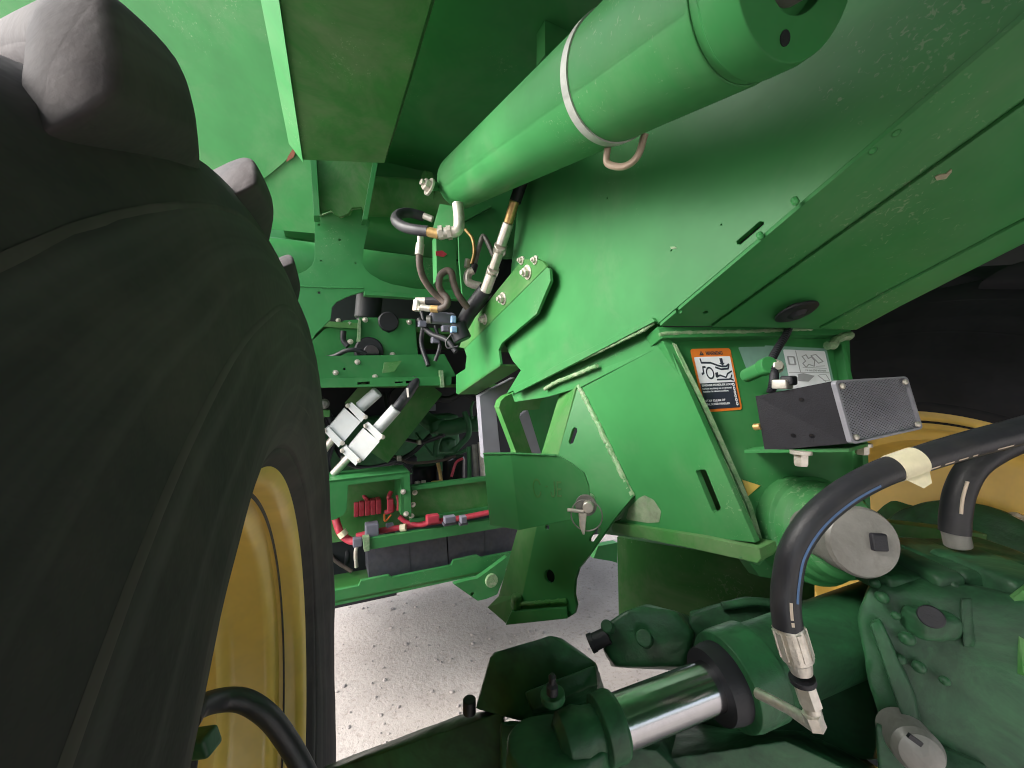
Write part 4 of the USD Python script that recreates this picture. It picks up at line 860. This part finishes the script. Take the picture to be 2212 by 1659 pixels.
# clamp block with pin and lynch pin
T = Thing('clamp_block', 'green folded clamp block pinned across the pivot plate', 'clamp')
pcb = P3((1104, 979, .96), (1260, 1020, .915), (1122, 1144, .95))
T.part('face', plate([(1104, 979), (1202, 983), (1232, 1000), (1262, 1023), (1272, 1050), (1275, 1080), (1268, 1105), (1258, 1117), (1122, 1145)], pcb, .014, rnd=.003), 'green', False)
f = [P(1044, 979, 1.06), pcb.at(1104, 979), pcb.at(1122, 1145), P(1058, 1134, 1.06)]; n_ = np.cross(f[1] - f[0], f[3] - f[0]); n_ /= np.linalg.norm(n_); n_ *= -np.sign(n_ @ (EYE - f[0]))
T.part('folded_side', hexa(f + [q + n_ * .012 for q in f]), 'green', False)
T.part('top_edge', bead([P(1044, 980, 1.058), pcb.at(1104, 980), pcb.at(1200, 984)], .0025), 'green')
pn = -pcb.n * np.sign(pcb.off)
q = []
for tx, x, y, h, wd in (('C', .28, .42, .30, .14), ('-', .47, .52, .18, .06), ('JE', .56, .42, .26, .18)):
    q.append(patch(word(tx, x, y, h, wd, False), [pcb.at(1104, 995), pcb.at(1250, 1000), pcb.at(1250, 1125), pcb.at(1122, 1135)], .0002))
T.part('stamped_mark', cat(q), 'green_dusty', False)
T.done()
T = Thing('lynch_pin', 'zinc lynch pin with wire ring through the clamp block', 'pin')
pc_ = pcb.at(1272, 1088)
T.part('pin', cyl(pc_ - pn * .05, pc_ + pn * .035, W(11.5, .9)), 'zinc')
rc = pcb.at(1268, 1108) + pn * .018; a_, s_, t_ = basis(pn)
T.part('wire_ring', tube([rc + (s_ * math.cos(k) + t_ * math.sin(k)) * W(33, .9) for k in np.linspace(0, 6.28, 33)], .0016, 8, 0), 'steel')
T.part('cross_pin', cyl(pcb.at(1228, 1096) + pn * .02, pcb.at(1262, 1100) + pn * .02, W(4, .9)), 'zinc')
T.part('clip_tab', hull(np.concatenate([trimesh.creation.icosphere(1, .003).vertices + pcb.at(u, v) + pn * .02 for u, v in ((1254, 1105), (1266, 1105), (1262, 1146), (1256, 1130))])), 'zinc')
T.part('washer', cyl(pcb.at(1266, 1090) + pn * .001, pcb.at(1266, 1090) + pn * .008, W(23, .9)), 'steel')
T.done()

# plate and post behind, right of the gravel gap
T = Thing('rear_skid_plate', 'dark grey green plate hanging under the pivot housing', 'plate')
T.part('plate', plate([(1333, 1160), (1760, 1230), (1760, 1420), (1337, 1345)], P3((1333, 1160, 1.25), (1740, 1225, .95), (1337, 1340, 1.25)), .02), 'green_dusty', False)
T.part('foot', plate([(1292, 1180), (1334, 1172), (1333, 1216), (1320, 1212), (1282, 1206)], PF(1.75), .04), 'green', False); T.done()

# ------------------------------------------------------------------ stickers
dpl = RF.shift(-.0115)
def quad(*uv): return [dpl.at(*q) for q in uv]
Q1 = quad((1490, 754), (1577, 752), (1603.5, 885), (1521.6, 891))
T = Thing('warning_sticker', 'orange, white and black warning sticker on the housing', 'sticker')
T.part('border', patch(flat(rrect(0, 0, 1, 1, .06), .0006), Q1), 'd_orange', False)
T.part('picture_panel', patch(flat(rrect(.05, .445, .95, .865, .02), .0004), Q1, .0006), 'd_white', False)
T.part('text_panel', patch(flat(rrect(.05, .04, .95, .445, .02), .0004), Q1, .0006), 'd_dark', False)
T.part('heading', patch(cat([word('WARNING', .36, .895, .055, .42), flat(sg.Polygon([(.20, .892), (.31, .892), (.255, .965)]).difference(sg.box(.247, .91, .263, .94)))]), Q1, .0007), 'd_dark', False)
lines = [stroke(p, .030) for p in (
    [(.19, .84), (.20, .77), (.43, .765), (.60, .715), (.70, .70), (.80, .70), (.88, .735)],
    [(.88, .735), (.84, .66), (.66, .655), (.52, .69)],
    [(.17, .575), (.16, .60), (.20, .60), (.21, .70), (.28, .70)])]
lines.append(sg.Point(.36, .60).buffer(.10).difference(sg.Point(.36, .60).buffer(.072)))
lines += [sg.Polygon([(.67, .835), (.74, .835), (.745, .755), (.78, .755), (.715, .715), (.64, .755), (.675, .755)])]
lines += [stroke(p, .026) for p in ([(.50, .49), (.85, .49), (.90, .56)], [(.50, .53), (.60, .56), (.74, .52), (.80, .58), (.92, .62)], [(.50, .53), (.50, .59), (.56, .60)], [(.82, .50), (.92, .47)])]
lines.append(sg.Point(.53, .565).buffer(.03))
T.part('pictogram', patch(cat([flat(g) for g in lines]), Q1, .0011), 'd_dark', False)
tx = [('ENGAGE HANDLER LOCK', .08, .395, .030, .80), ('before working on or around', .08, .345, .024, .74), ('handler in raised position.', .08, .300, .024, .66), ('STAY CLEAR OF', .08, .155, .030, .52), ('UNLOCKED HANDLER', .08, .100, .030, .62)]
T.part('lettering', patch(cat([word(*q) for q in tx]), Q1, .0011), 'd_white', False)
T.part('chain_symbol', patch(cat([flat(sg.Point(.89, y).buffer(.028).difference(sg.Point(.89, y).buffer(.014))) for y in (.40, .34, .28, .22, .16, .10)]), Q1, .0011), 'd_white', False)
T.done()
Q2 = quad((1691, 755), (1781, 759), (1796, 826), (1706, 826))
T = Thing('instruction_sticker', 'white instruction sticker with line drawing above the black alarm box', 'sticker')
T.part('clear_film', patch(flat(rrect(-.42, -.25, 1.06, 1.10, .03), .0004), Q2), 'd_clear', False)
T.part('sheet', patch(flat(rrect(0, -.2, 1, 1, .03), .0004), Q2, .0004), 'd_white', False)
rl = [stroke(p, .016) for p in ([(.29, .98), (.30, .30)], [(.02, .30), (.98, .30)])]
rl += [sg.Polygon([(.42, .80), (.52, .86), (.56, .74), (.64, .80), (.70, .68), (.66, .50), (.54, .56), (.46, .46), (.40, .58), (.48, .66)]).exterior.buffer(.012), sg.Polygon([(.64, .84), (.76, .88), (.90, .66), (.78, .60)]).exterior.buffer(.012), stroke([(.38, .46), (.95, .44)], .014), stroke([(.70, .50), (.92, .52)], .014), stroke([(.74, .24), (.90, .24), (.96, .06), (.80, .06)], .014), stroke([(.70, .22), (.86, .02)], .02)]
T.part('line_drawing', patch(cat([flat(g) for g in rl]), Q2, .0009), 'd_grey', False)
T.part('ghost_icon', patch(flat(rrect(.05, .52, .24, .80, .03).difference(rrect(.09, .56, .20, .76, .02))), Q2, .0009), 'd_grey', False)
T.part('lettering', patch(word('76 cm (30 in) max', .42, .345, .055, .50, False), Q2, .0009), 'd_grey', False)
T.part('dark_picture', patch(flat([(.22, .24), (.36, .28), (.62, .20), (.44, .02), (.20, .04)]), Q2, .0009), 'd_grey', False)
T.done()
T = Thing('peeled_sticker', 'pale patch between the two stickers', 'sticker')  # quad on the wall, paler than the paint around it
Q3 = quad((1594, 750), (1668, 749), (1652, 782), (1612, 797))
T.part('patch', patch(flat(rrect(0, 0, 1, 1, .05), .0005), Q3, .0006), 'd_clear', False); T.done()

T = Thing('yellow_sticker', 'small torn yellow sticker corner above the pin boss', 'sticker')
T.part('corner', plate([(1603, 1036), (1643, 1049), (1616, 1072)], RF.shift(-.0105), .0008), 'yellow', False); T.done()

# ------------------------------------------------------------------ alarm box, its bracket and cable
T = Thing('alarm_box', 'black backup alarm box with diamond mesh grille bolted on the housing', 'alarm')
o = P(1794, 824, .60); ob = P(1831, 958, .60)
sl, slb = P(1632, 856, .695), P(1652, 974, .695)
gr, grb = P(1947, 815, .665), P(1980, 925, .655)
back, backb = sl + (gr - o), slb + (grb - ob)
T.part('case', hexa([o, gr, grb, ob, sl, back, backb, slb]), 'black', False)
G = [o, gr, grb, ob]
gn = np.cross(gr - o, ob - o); gn /= np.linalg.norm(gn); gn *= np.sign(gn @ (EYE - o))
fr = rrect(-.01, -.01, 1.01, 1.01, .06).difference(rrect(.016, .024, .984, .976, .05))
T.part('grille_frame', patch(flat(fr, .007), G, .0005), 'grille', False)
T.part('grille_recess', patch(flat(rrect(.01, .015, .99, .985, .05), .001), G, .0008), 'black', False)
gb = []
inner_ = rrect(.018, .026, .982, .974, .05); step = 1 / 22
for k in range(-24, 50):
    for sx in (1, -1):
        x0 = k * step * 1.0
        ln = sg.LineString([(x0, -.05), (x0 + sx * 1.0, 1.05)]).buffer(.0065, cap_style=2).intersection(inner_)
        if not ln.is_empty and ln.area > 1e-5: gb.append(patch(flat(ln, .0012 if sx > 0 else .0009), G, .0022))
T.part('mesh_grille', cat(gb), 'grille', False)
for x, y in ((.055, .09), (.945, .09), (.945, .90), (.06, .91)):
    c = patch(trimesh.Trimesh([(x, y, .006), (x, y, .006), (x, y, .006)], [[0, 1, 2]], process=False), G).vertices[0]
    T.part('screw', lathe(c, gn, [(0, .0048), (.003, .0048), (.005, .003), (.0055, .0005)], 14), 'zinc')
S = [sl, o, ob, slb]; sn = np.cross(o - sl, slb - sl); sn /= np.linalg.norm(sn); sn *= np.sign(sn @ (EYE - o))
for x, y in ((.61, .80), (.63, .18), (.41, .22)):
    c = patch(trimesh.Trimesh([(x, y, .0)] * 3, [[0, 1, 2]], process=False), S).vertices[0]
    T.part('mould_hole', lathe(c - sn * .001, sn, [(0, .0036), (.0014, .0036), (.0016, .002)], 12), 'black_gloss')
T.part('back_stud', cyl(sl + (slb - sl) * .55, sl + (slb - sl) * .55 + (sl - o) * .1, .006), 'brass')
T.part('top_nut', rbox(P(1690, 830, .66), RT * .012, FW * .012, UP * .008, .003), 'zinc'); T.part('top_plug', rbox(P(1704, 822, .655), RT * .010, FW * .010, UP * .008, .004), 'black')
T.done()
T = Thing('alarm_bracket', 'thin green shelf bracket with zinc bolt under the alarm box', 'bracket')
c = [P(1608, 972, .715), P(1835, 968, .61), P(1875, 957, .66), P(1860, 955, .80), P(1630, 965, .82)]
T.part('shelf', hull([q for q in c] + [q - UP * .006 for q in c]), 'green', False)
T.part('bolt', bolt(P(1730, 978, .655), -UP, W(14, .655), .02, False), 'zinc'); T.part('bolt', bolt(P(1862, 962, .68), -UP, .010, .014, False), 'zinc'); T.done()
T = Thing('alarm_cable', 'black corrugated cable from the round grommet down to the alarm box', 'cable')
gc = arm_lo.shift(.008).at(1718, 669); an = -arm_lo.n * np.sign(arm_lo.off)
gn_ = -ray(1718, 669) / np.linalg.norm(ray(1718, 669)) * .43 + A3(.38, 0, -.81)
T.part('grommet', lathe(gc + an * .004, gn_, [(-.02, W(12, .87)), (-.004, W(20, .87)), (0, W(36, .87)), (.003, W(36, .87)), (.006, W(31, .87)), (.007, W(18, .87)), (.014, W(10, .87))], 32), 'black')
cp = spline([P(1710, 672, .86), P(1707, 700, .85), P(1696, 727, .82), P(1679, 754, .78), P(1666, 782, .74), P(1672, 808, .72), P(1670, 832, .70), P(1664, 850, .70)], 14)
T.part('conduit', tube(cp, np.where(np.arange(len(cp)) % 2, W(8.2, .8), W(6.4, .8)), 12, 0), 'black'); T.done()
T = Thing('green_stud', 'round green stud with zinc bolt holding the cable on the housing', 'stud')
T.part('post', cyl(P(1612, 812, .80), P(1655, 792, .735), W(15, .77)), 'green'); T.part('cap', cyl(P(1648, 795, .745), P(1664, 788, .725), W(19, .74)), 'green')
T.part('bolt', bolt(P(1676, 792, .73), P(1694, 786, .70) - P(1676, 792, .73), W(11, .72), stud=False), 'zinc'); T.done()

# ------------------------------------------------------------------ big hoses at the right
T = Thing('front_hose', 'thick black hydraulic hose curving down to a pale crimp fitting, paper tag round it', 'hose')
hp = [P(*q) for q in ((2420, 868, .50), (2320, 895, .50), (2212, 928, .50), (2100, 958, .50), (2000, 988, .50), (1900, 1024, .50), (1820, 1068, .50), (1755, 1125, .50), (1714, 1190, .50), (1700, 1255, .50), (1697, 1310, .495), (1702, 1358, .49))]
hr = W(28, .5)
T.part('hose', tube(hp, hr, 28, 10), 'hose')
c = spline(hp, 10); Tn = np.gradient(c, axis=0); Tn /= np.linalg.norm(Tn, axis=1, keepdims=True)
# printed stripe on the inner side of the bend
def stripe(i0, i1, ang, wdt, dashes=None):
    vs = []
    for i in range(i0, i1):
        to = EYE - c[i]; to -= Tn[i] * (to @ Tn[i]); to /= np.linalg.norm(to); sd = np.cross(Tn[i], to)
        a0, a1 = ang - wdt, ang + wdt
        vs.append([c[i] + (to * math.cos(a) + sd * math.sin(a)) * (hr + o_) for a in (a0, (a0 + a1) / 2, a1) for o_ in (.0004,)])
    return np.array(vs)
def ribbon(vs, mask=None):
    ms = []
    for i in range(len(vs) - 1):
        if mask is not None and not mask[i]: continue
        v = np.concatenate([vs[i], vs[i + 1]]); ms.append(trimesh.Trimesh(v, [[0, 1, 4], [0, 4, 3], [1, 2, 5], [1, 5, 4]], process=False))
    return cat(ms)
SG = -1
T.part('blue_stripe', ribbon(stripe(53, 98, SG * .82, .11)), 'blue')
T.part('print_dashes', ribbon(stripe(20, 44, SG * 1.0, .07), RNG.random(24) > .35), 'print')
T.part('print_dashes', ribbon(stripe(97, 108, SG * .35, .10), RNG.random(12) > .3), 'print')
ti = 44
T.part('paper_tag', tube(c[ti - 2:ti + 4] , hr * 1.05, 28, 0), 'paper')
to = EYE - c[ti]; to -= Tn[ti] * (to @ Tn[ti]); to /= np.linalg.norm(to); sd = np.cross(Tn[ti], to) * -1
pq0 = c[ti] + sd * hr * -.2
T.part('tag_tail', hull([c[ti - 2] + sd * hr * 0.9 + to * .006, c[ti + 3] + sd * hr * .9 + to * .006, c[ti - 1] + sd * hr * 1.75 + to * .004, c[ti + 1] + sd * hr * 1.9 + to * .004, c[ti - 2] + sd * hr * .9 + to * .0045, c[ti + 3] + sd * hr * .9 + to * .0045]), 'paper', False)
k0, k1 = P(1702, 1352, .49), P(1732, 1452, .485)
T.part('crimp', lathe(k0, k1 - k0, [(0, W(27, .49)), (.004, W(30, .49)), (.04, W(30, .49)), (.044, W(25, .49)), (np.linalg.norm(k1 - k0), W(20, .49))], 40), 'zinc')
for k in range(10):
    a_, s_, t_ = basis(k1 - k0); an_ = k * .628; o_ = (s_ * math.cos(an_) + t_ * math.sin(an_)) * W(29.6, .49)
    T.part('crimp_ridge', bar(k0 + o_ + a_ * .003, k0 + o_ + a_ * .036, .006, .003, o_), 'zinc')
T.part('seal_ring', cyl(P(1732, 1462, .485), P(1735, 1473, .485), W(25, .485)), 'black')
T.part('nut', lathe(P(1735, 1475, .485), P(1752, 1525, .48) - P(1735, 1475, .485), [(0, W(21, .485)), (.026, W(21, .485))], 6, .3), 'zinc')
T.part('elbow', tube([P(1750, 1515, .48), P(1758, 1545, .48), P(1760, 1562, .483), P(1748, 1560, .49), P(1700, 1530, .52), P(1636, 1497, .56)], [W(16, .48), W(17, .48), W(17, .48), W(14, .48), W(11, .5), W(11, .55)], 16, 8), 'zinc')
T.part('elbow_nut', lathe(P(1752, 1540, .478), P(1766, 1575, .478) - P(1752, 1540, .478), [(0, W(19, .48)), (.018, W(19, .48))], 6), 'zinc')
T.done()
T = Thing('rear_hose', 'second black hose bending down behind the front hose to the casting', 'hose')
T.part('hose', tpx([(2420, 890, .66), (2300, 915, .66), (2212, 948, .66), (2150, 975, .66), (2100, 1012, .66), (2074, 1060, .66), (2064, 1110, .66), (2062, 1150, .66)], 25, 20, 10), 'hose')
T.part('crimp', cyl(P(2062, 1142, .66), P(2070, 1180, .66), W(22, .66)), 'steel'); T.part('pale_mark', tpx([(2090, 1040, .633), (2080, 1075, .633), (2076, 1110, .633)], 3), 'print'); T.done()

# ------------------------------------------------------------------ axle, steering cylinder, castings at the bottom
T = Thing('steering_cylinder', 'steering cylinder with bright chrome rod and green barrel at the bottom', 'hydraulic cylinder')
r0, r1 = P(1346, 1556, .60), P(1545, 1478, .645); rx_ = (r1 - r0) / np.linalg.norm(r1 - r0); rr = W(50, .61)
T.part('rod', cyl(r0 - rx_ * .01, r1 + rx_ * .03, rr, seg=56, ch=.001), 'chrome')
T.part('gland', lathe(r1 - rx_ * .01, rx_, [(0, rr * 1.06), (0, rr * 1.5), (.02, rr * 1.6), (.035, rr * 1.6)], 56), 'black')
T.part('barrel', lathe(r1 + rx_ * .02, rx_, [(0, rr * 1.62), (0, rr * 1.95), (.012, rr * 2.02), (.06, rr * 2.02), (.065, rr * 1.8), (.45, rr * 1.8)], 64), 'green_cast')
T.part('rod_flange', lathe(r0 - rx_ * .045, rx_, [(0, rr * 1.0), (.004, rr * 1.22), (.028, rr * 1.26), (.034, rr * 1.18), (.038, rr * 1.04)], 56), 'green_cast')
T.part('rod_collar', lathe(r0 - rx_ * .11, rx_, [(0, rr * .7), (.01, rr * 1.05), (.035, rr * 1.1), (.05, rr * .95), (.066, rr * .9)], 48), 'green_cast')
e = r0 - rx_ * .135 - UP * .03
T.part('rod_eye', rough(hull(np.concatenate([cyl(e - UP * .05 + FW * 0, e + UP * .045, .052, seg=24).vertices, cyl(e + rx_ * .06 - UP * .035, e + rx_ * .06 + UP * .035, .045, seg=20).vertices])), .003, 30, .016), 'green_cast')
T.done()
T = Thing('grease_nipple', 'dark grease nipple on top of the steering rod eye', 'fitting')
T.part('base', cyl(P(1195, 1512, .60), P(1193, 1496, .60), W(26, .6)), 'green_cast'); T.part('nipple', lathe(P(1193, 1498, .59), UP, [(0, .009), (.012, .009), (.016, .005), (.026, .006), (.03, .003)], 14), 'black'); T.done()
T = Thing('axle_beam', 'dark green axle beam crossing the bottom edge over the gravel', 'axle')
def prism_px(front, back):
    return hull([P(*q) for q in front] + [P(*q) for q in back])
T.part('beam', rough(prism_px([(700, 1668, .80), (860, 1604, .80), (990, 1550, .78), (1090, 1535, .72), (1100, 1800, .72), (700, 1900, .8)], [(700, 1655, .98), (990, 1545, .95), (1090, 1530, .9), (1090, 1700, .9), (700, 1800, .98)]), .004, 18, .03), 'green_cast')
T.part('lower_web', rough(prism_px([(1080, 1560, .66), (1420, 1620, .62), (1520, 1720, .62), (1080, 1800, .62)], [(1080, 1560, .8), (1450, 1560, .78), (1520, 1700, .78), (1080, 1750, .8)]), .005, 20, .03), 'green_cast')
T.part('right_web', rough(prism_px([(1420, 1640, .64), (1700, 1600, .62), (1960, 1720, .60), (1420, 1900, .62)], [(1420, 1560, .85), (1760, 1560, .85), (1960, 1700, .8), (1420, 1800, .8)]), .005, 20, .03), 'green_cast')
T.part('knob', cyl(P(1014, 1540, .74), P(1014, 1510, .74), W(14, .74)), 'black')
T.done()
T = Thing('axle_housing', 'dark faceted axle stop housing standing up against the gravel', 'housing')
T.part('body', rough(prism_px([(1026, 1530, .74), (1058, 1420, .74), (1066, 1409, .74), (1188, 1373, .74), (1214, 1378, .74), (1256, 1412, .72), (1290, 1434, .70), (1290, 1560, .70), (1130, 1560, .70)], [(1040, 1530, .92), (1070, 1415, .92), (1190, 1378, .92), (1212, 1380, .92), (1262, 1415, .9), (1330, 1560, .9)]), .0025, 25, .025), 'green_cast')
T.part('front_pad', rough(prism_px([(1133, 1495, .68), (1286, 1436, .68), (1292, 1478, .67), (1240, 1500, .665), (1150, 1535, .665)], [(1133, 1495, .72), (1290, 1436, .72), (1292, 1520, .72), (1150, 1545, .72)]), .0015, 40, .02), 'green_cast')
T.done()
T = Thing('steering_knuckle', 'dark round steering knuckle with hose stub left of the cylinder barrel', 'knuckle')
T.part('body', rough(prism_px([(1306, 1352, .80), (1345, 1322, .80), (1390, 1306, .80), (1460, 1320, .78), (1500, 1370, .76), (1480, 1440, .76), (1330, 1440, .78), (1300, 1400, .80)], [(1320, 1345, .95), (1400, 1306, .95), (1490, 1330, .95), (1500, 1450, .95), (1320, 1440, .95)]), .004, 25, .025), 'green_cast')
T.part('stub', cyl(P(1315, 1372, .80), P(1276, 1390, .80), W(17, .8)), 'black'); T.part('stub_cap', cyl(P(1284, 1386, .80), P(1274, 1391, .80), W(19, .8)), 'black')
T.part('bolt_eye', cyl(P(1318, 1358, .79), P(1310, 1352, .76), W(12, .8)), 'green_cast'); T.part('bolt_eye', cyl(P(1395, 1382, .77), P(1390, 1378, .75), W(16, .8)), 'green_cast')
T.done()
T = Thing('axle_trunnion', 'dark green axle trunnion casting behind the chrome rod and hose', 'casting')
T.part('body', rough(prism_px([(1490, 1330, .80), (1600, 1290, .82), (1760, 1300, .82), (1880, 1330, .78), (1900, 1420, .72), (1890, 1640, .70), (1640, 1640, .74), (1500, 1500, .78)], [(1490, 1320, 1.0), (1880, 1300, 1.0), (1900, 1640, .95), (1500, 1640, .95)]), .006, 16, .03), 'green_cast')
T.part('ridge', tpx([(1560, 1310, .80), (1640, 1300, .79), (1720, 1325, .77), (1770, 1400, .74)], 9), 'green_cast')
T.done()
T = Thing('drive_casting', 'rough dark green drive casting filling the lower right corner', 'casting')
b = rough(prism_px([(1876, 1268, .62), (1960, 1246, .62), (2110, 1262, .60), (2230, 1290, .56), (2420, 1330, .50), (2420, 1900, .46), (2060, 1900, .52), (1905, 1560, .58), (1868, 1440, .60), (1850, 1330, .62)], [(1880, 1262, .85), (2120, 1240, .85), (2420, 1280, .8), (2420, 1800, .8), (1950, 1700, .8)]), .006, 22, .022, 4)
T.part('body', b, 'green_cast')
for k, (u, v, w_, h_, d, dp) in enumerate(((1905, 1238, 46, 22, .66, .05), (1985, 1236, 30, 26, .64, .05), (2050, 1222, 55, 20, .66, .06), (2150, 1240, 60, 24, .62, .06), (2010, 1200, 50, 14, .72, .06), (2120, 1200, 70, 14, .72, .06), (1925, 1205, 34, 22, .70, .05))):
    T.part('top_lug', rough(rbox(P(u, v, d), A3(W(w_, d), 0, W(random.uniform(-4, 4), d)), A3(0, dp, 0), A3(0, 0, W(h_, d)), .008), .005, 30, .015, k), 'green_cast')
T.part('rib', rough(prism_px([(1878, 1345, .585), (1900, 1335, .585), (1975, 1500, .555), (2010, 1660, .535), (1985, 1660, .535), (1940, 1500, .56)], [(1878, 1345, .62), (1900, 1335, .62), (1985, 1500, .60), (2010, 1660, .58), (1985, 1660, .58)]), .003, 30, .02), 'green_cast')
T.part('rib', rough(prism_px([(2075, 1290, .565), (2100, 1290, .565), (2110, 1400, .55), (2080, 1400, .55)], [(2075, 1290, .6), (2100, 1290, .6), (2110, 1400, .58), (2080, 1400, .58)]), .002, 30, .02), 'green_cast')
T.part('raised_pad', rough(rbox(P(2010, 1345, .575), A3(W(46, .57), 0, 0), A3(0, .02, 0), A3(0, 0, W(28, .57)), .01), .004, 40, .014), 'green_cast')
T.part('socket_hole', cyl(P(2012, 1332, .56), P(2011, 1332, .545), W(22, .55), seg=24), 'black')
for (u, v, d, r) in ((1905, 1290, .60, 12), (1935, 1330, .585, 9), (1960, 1380, .575, 14), (1945, 1425, .575, 11), (2000, 1300, .59, 10), (1985, 1440, .565, 12), (2040, 1470, .55, 10), (1890, 1260, .62, 11), (2060, 1265, .59, 10), (2130, 1300, .57, 11)):
    T.part('casting_lump', rough(trimesh.creation.icosphere(2, W(r, d)).apply_translation(P(u, v, d)), .003, 50, .02, int(u)), 'green_cast')
T.part('lower_ledge', rough(prism_px([(1890, 1560, .56), (2130, 1650, .52), (2150, 1720, .50), (1900, 1700, .54)], [(1890, 1540, .62), (2150, 1640, .6), (2150, 1720, .6), (1900, 1700, .6)]), .003, 30, .02), 'green_cast')
T.done()
T = Thing('plug_cap', 'pale grey oval bolt head at the foot of the drive casting', 'bolt')
pcn = A3(-.35, -.9, .15)
T.part('cap', lathe(P(1972, 1608, .535), pcn, [(-.03, W(46, .53)), (.012, W(46, .53)), (.020, W(38, .53)), (.024, W(20, .53)), (.025, .001)], 40), 'steel'); T.part('slot', bar(P(1962, 1588, .507), P(1990, 1608, .503), .006, .004, pcn), 'black'); T.done()
T = Thing('side_shield', 'grey green shield edge at the right picture border', 'panel')
T.part('sheet', plate([(2190, 1290), (2230, 1260), (2260, 1480), (2212, 1460)], P3((2190, 1290, .55), (2230, 1260, .55), (2212, 1460, .52)), .01), 'green_dusty'); T.done()
T = Thing('wheel_motor', 'dark green wheel drive hub inside the yellow rim behind the rear hose', 'hub')
T.part('case', rough(lathe(P(2110, 1250, 1.35), P(2020, 1180, 1.1) - P(2110, 1250, 1.35), [(0, .30), (.08, .30), (.10, .24), (.2, .22)], 40), .008, 15, .03), 'green_cast')
T.part('arm', bar(P(1890, 1135, 1.0), P(2110, 1160, 1.0), .04, .03), 'green_dusty'); T.done()
T = Thing('wheel_hose', 'black hose arching in front of the left yellow rim', 'hose')
T.part('hose', tpx([(405, 1560, .62), (430, 1528, .66), (480, 1512, .70), (530, 1515, .72), (580, 1548, .73), (620, 1600, .74), (660, 1670, .74), (690, 1740, .74)], 22, 20, 10), 'hose'); T.done()
T = Thing('wheel_speed_sensor', 'small dark fitting at the bottom of the left yellow rim', 'fitting')
T.part('body', rbox(P(430, 1605, .72), A3(.028, 0, .004), A3(0, .02, 0), A3(-.006, 0, .018), .008), 'green_cast'); T.part('pin', cyl(P(418, 1625, .72), P(412, 1680, .72), W(10, .72)), 'black'); T.done()
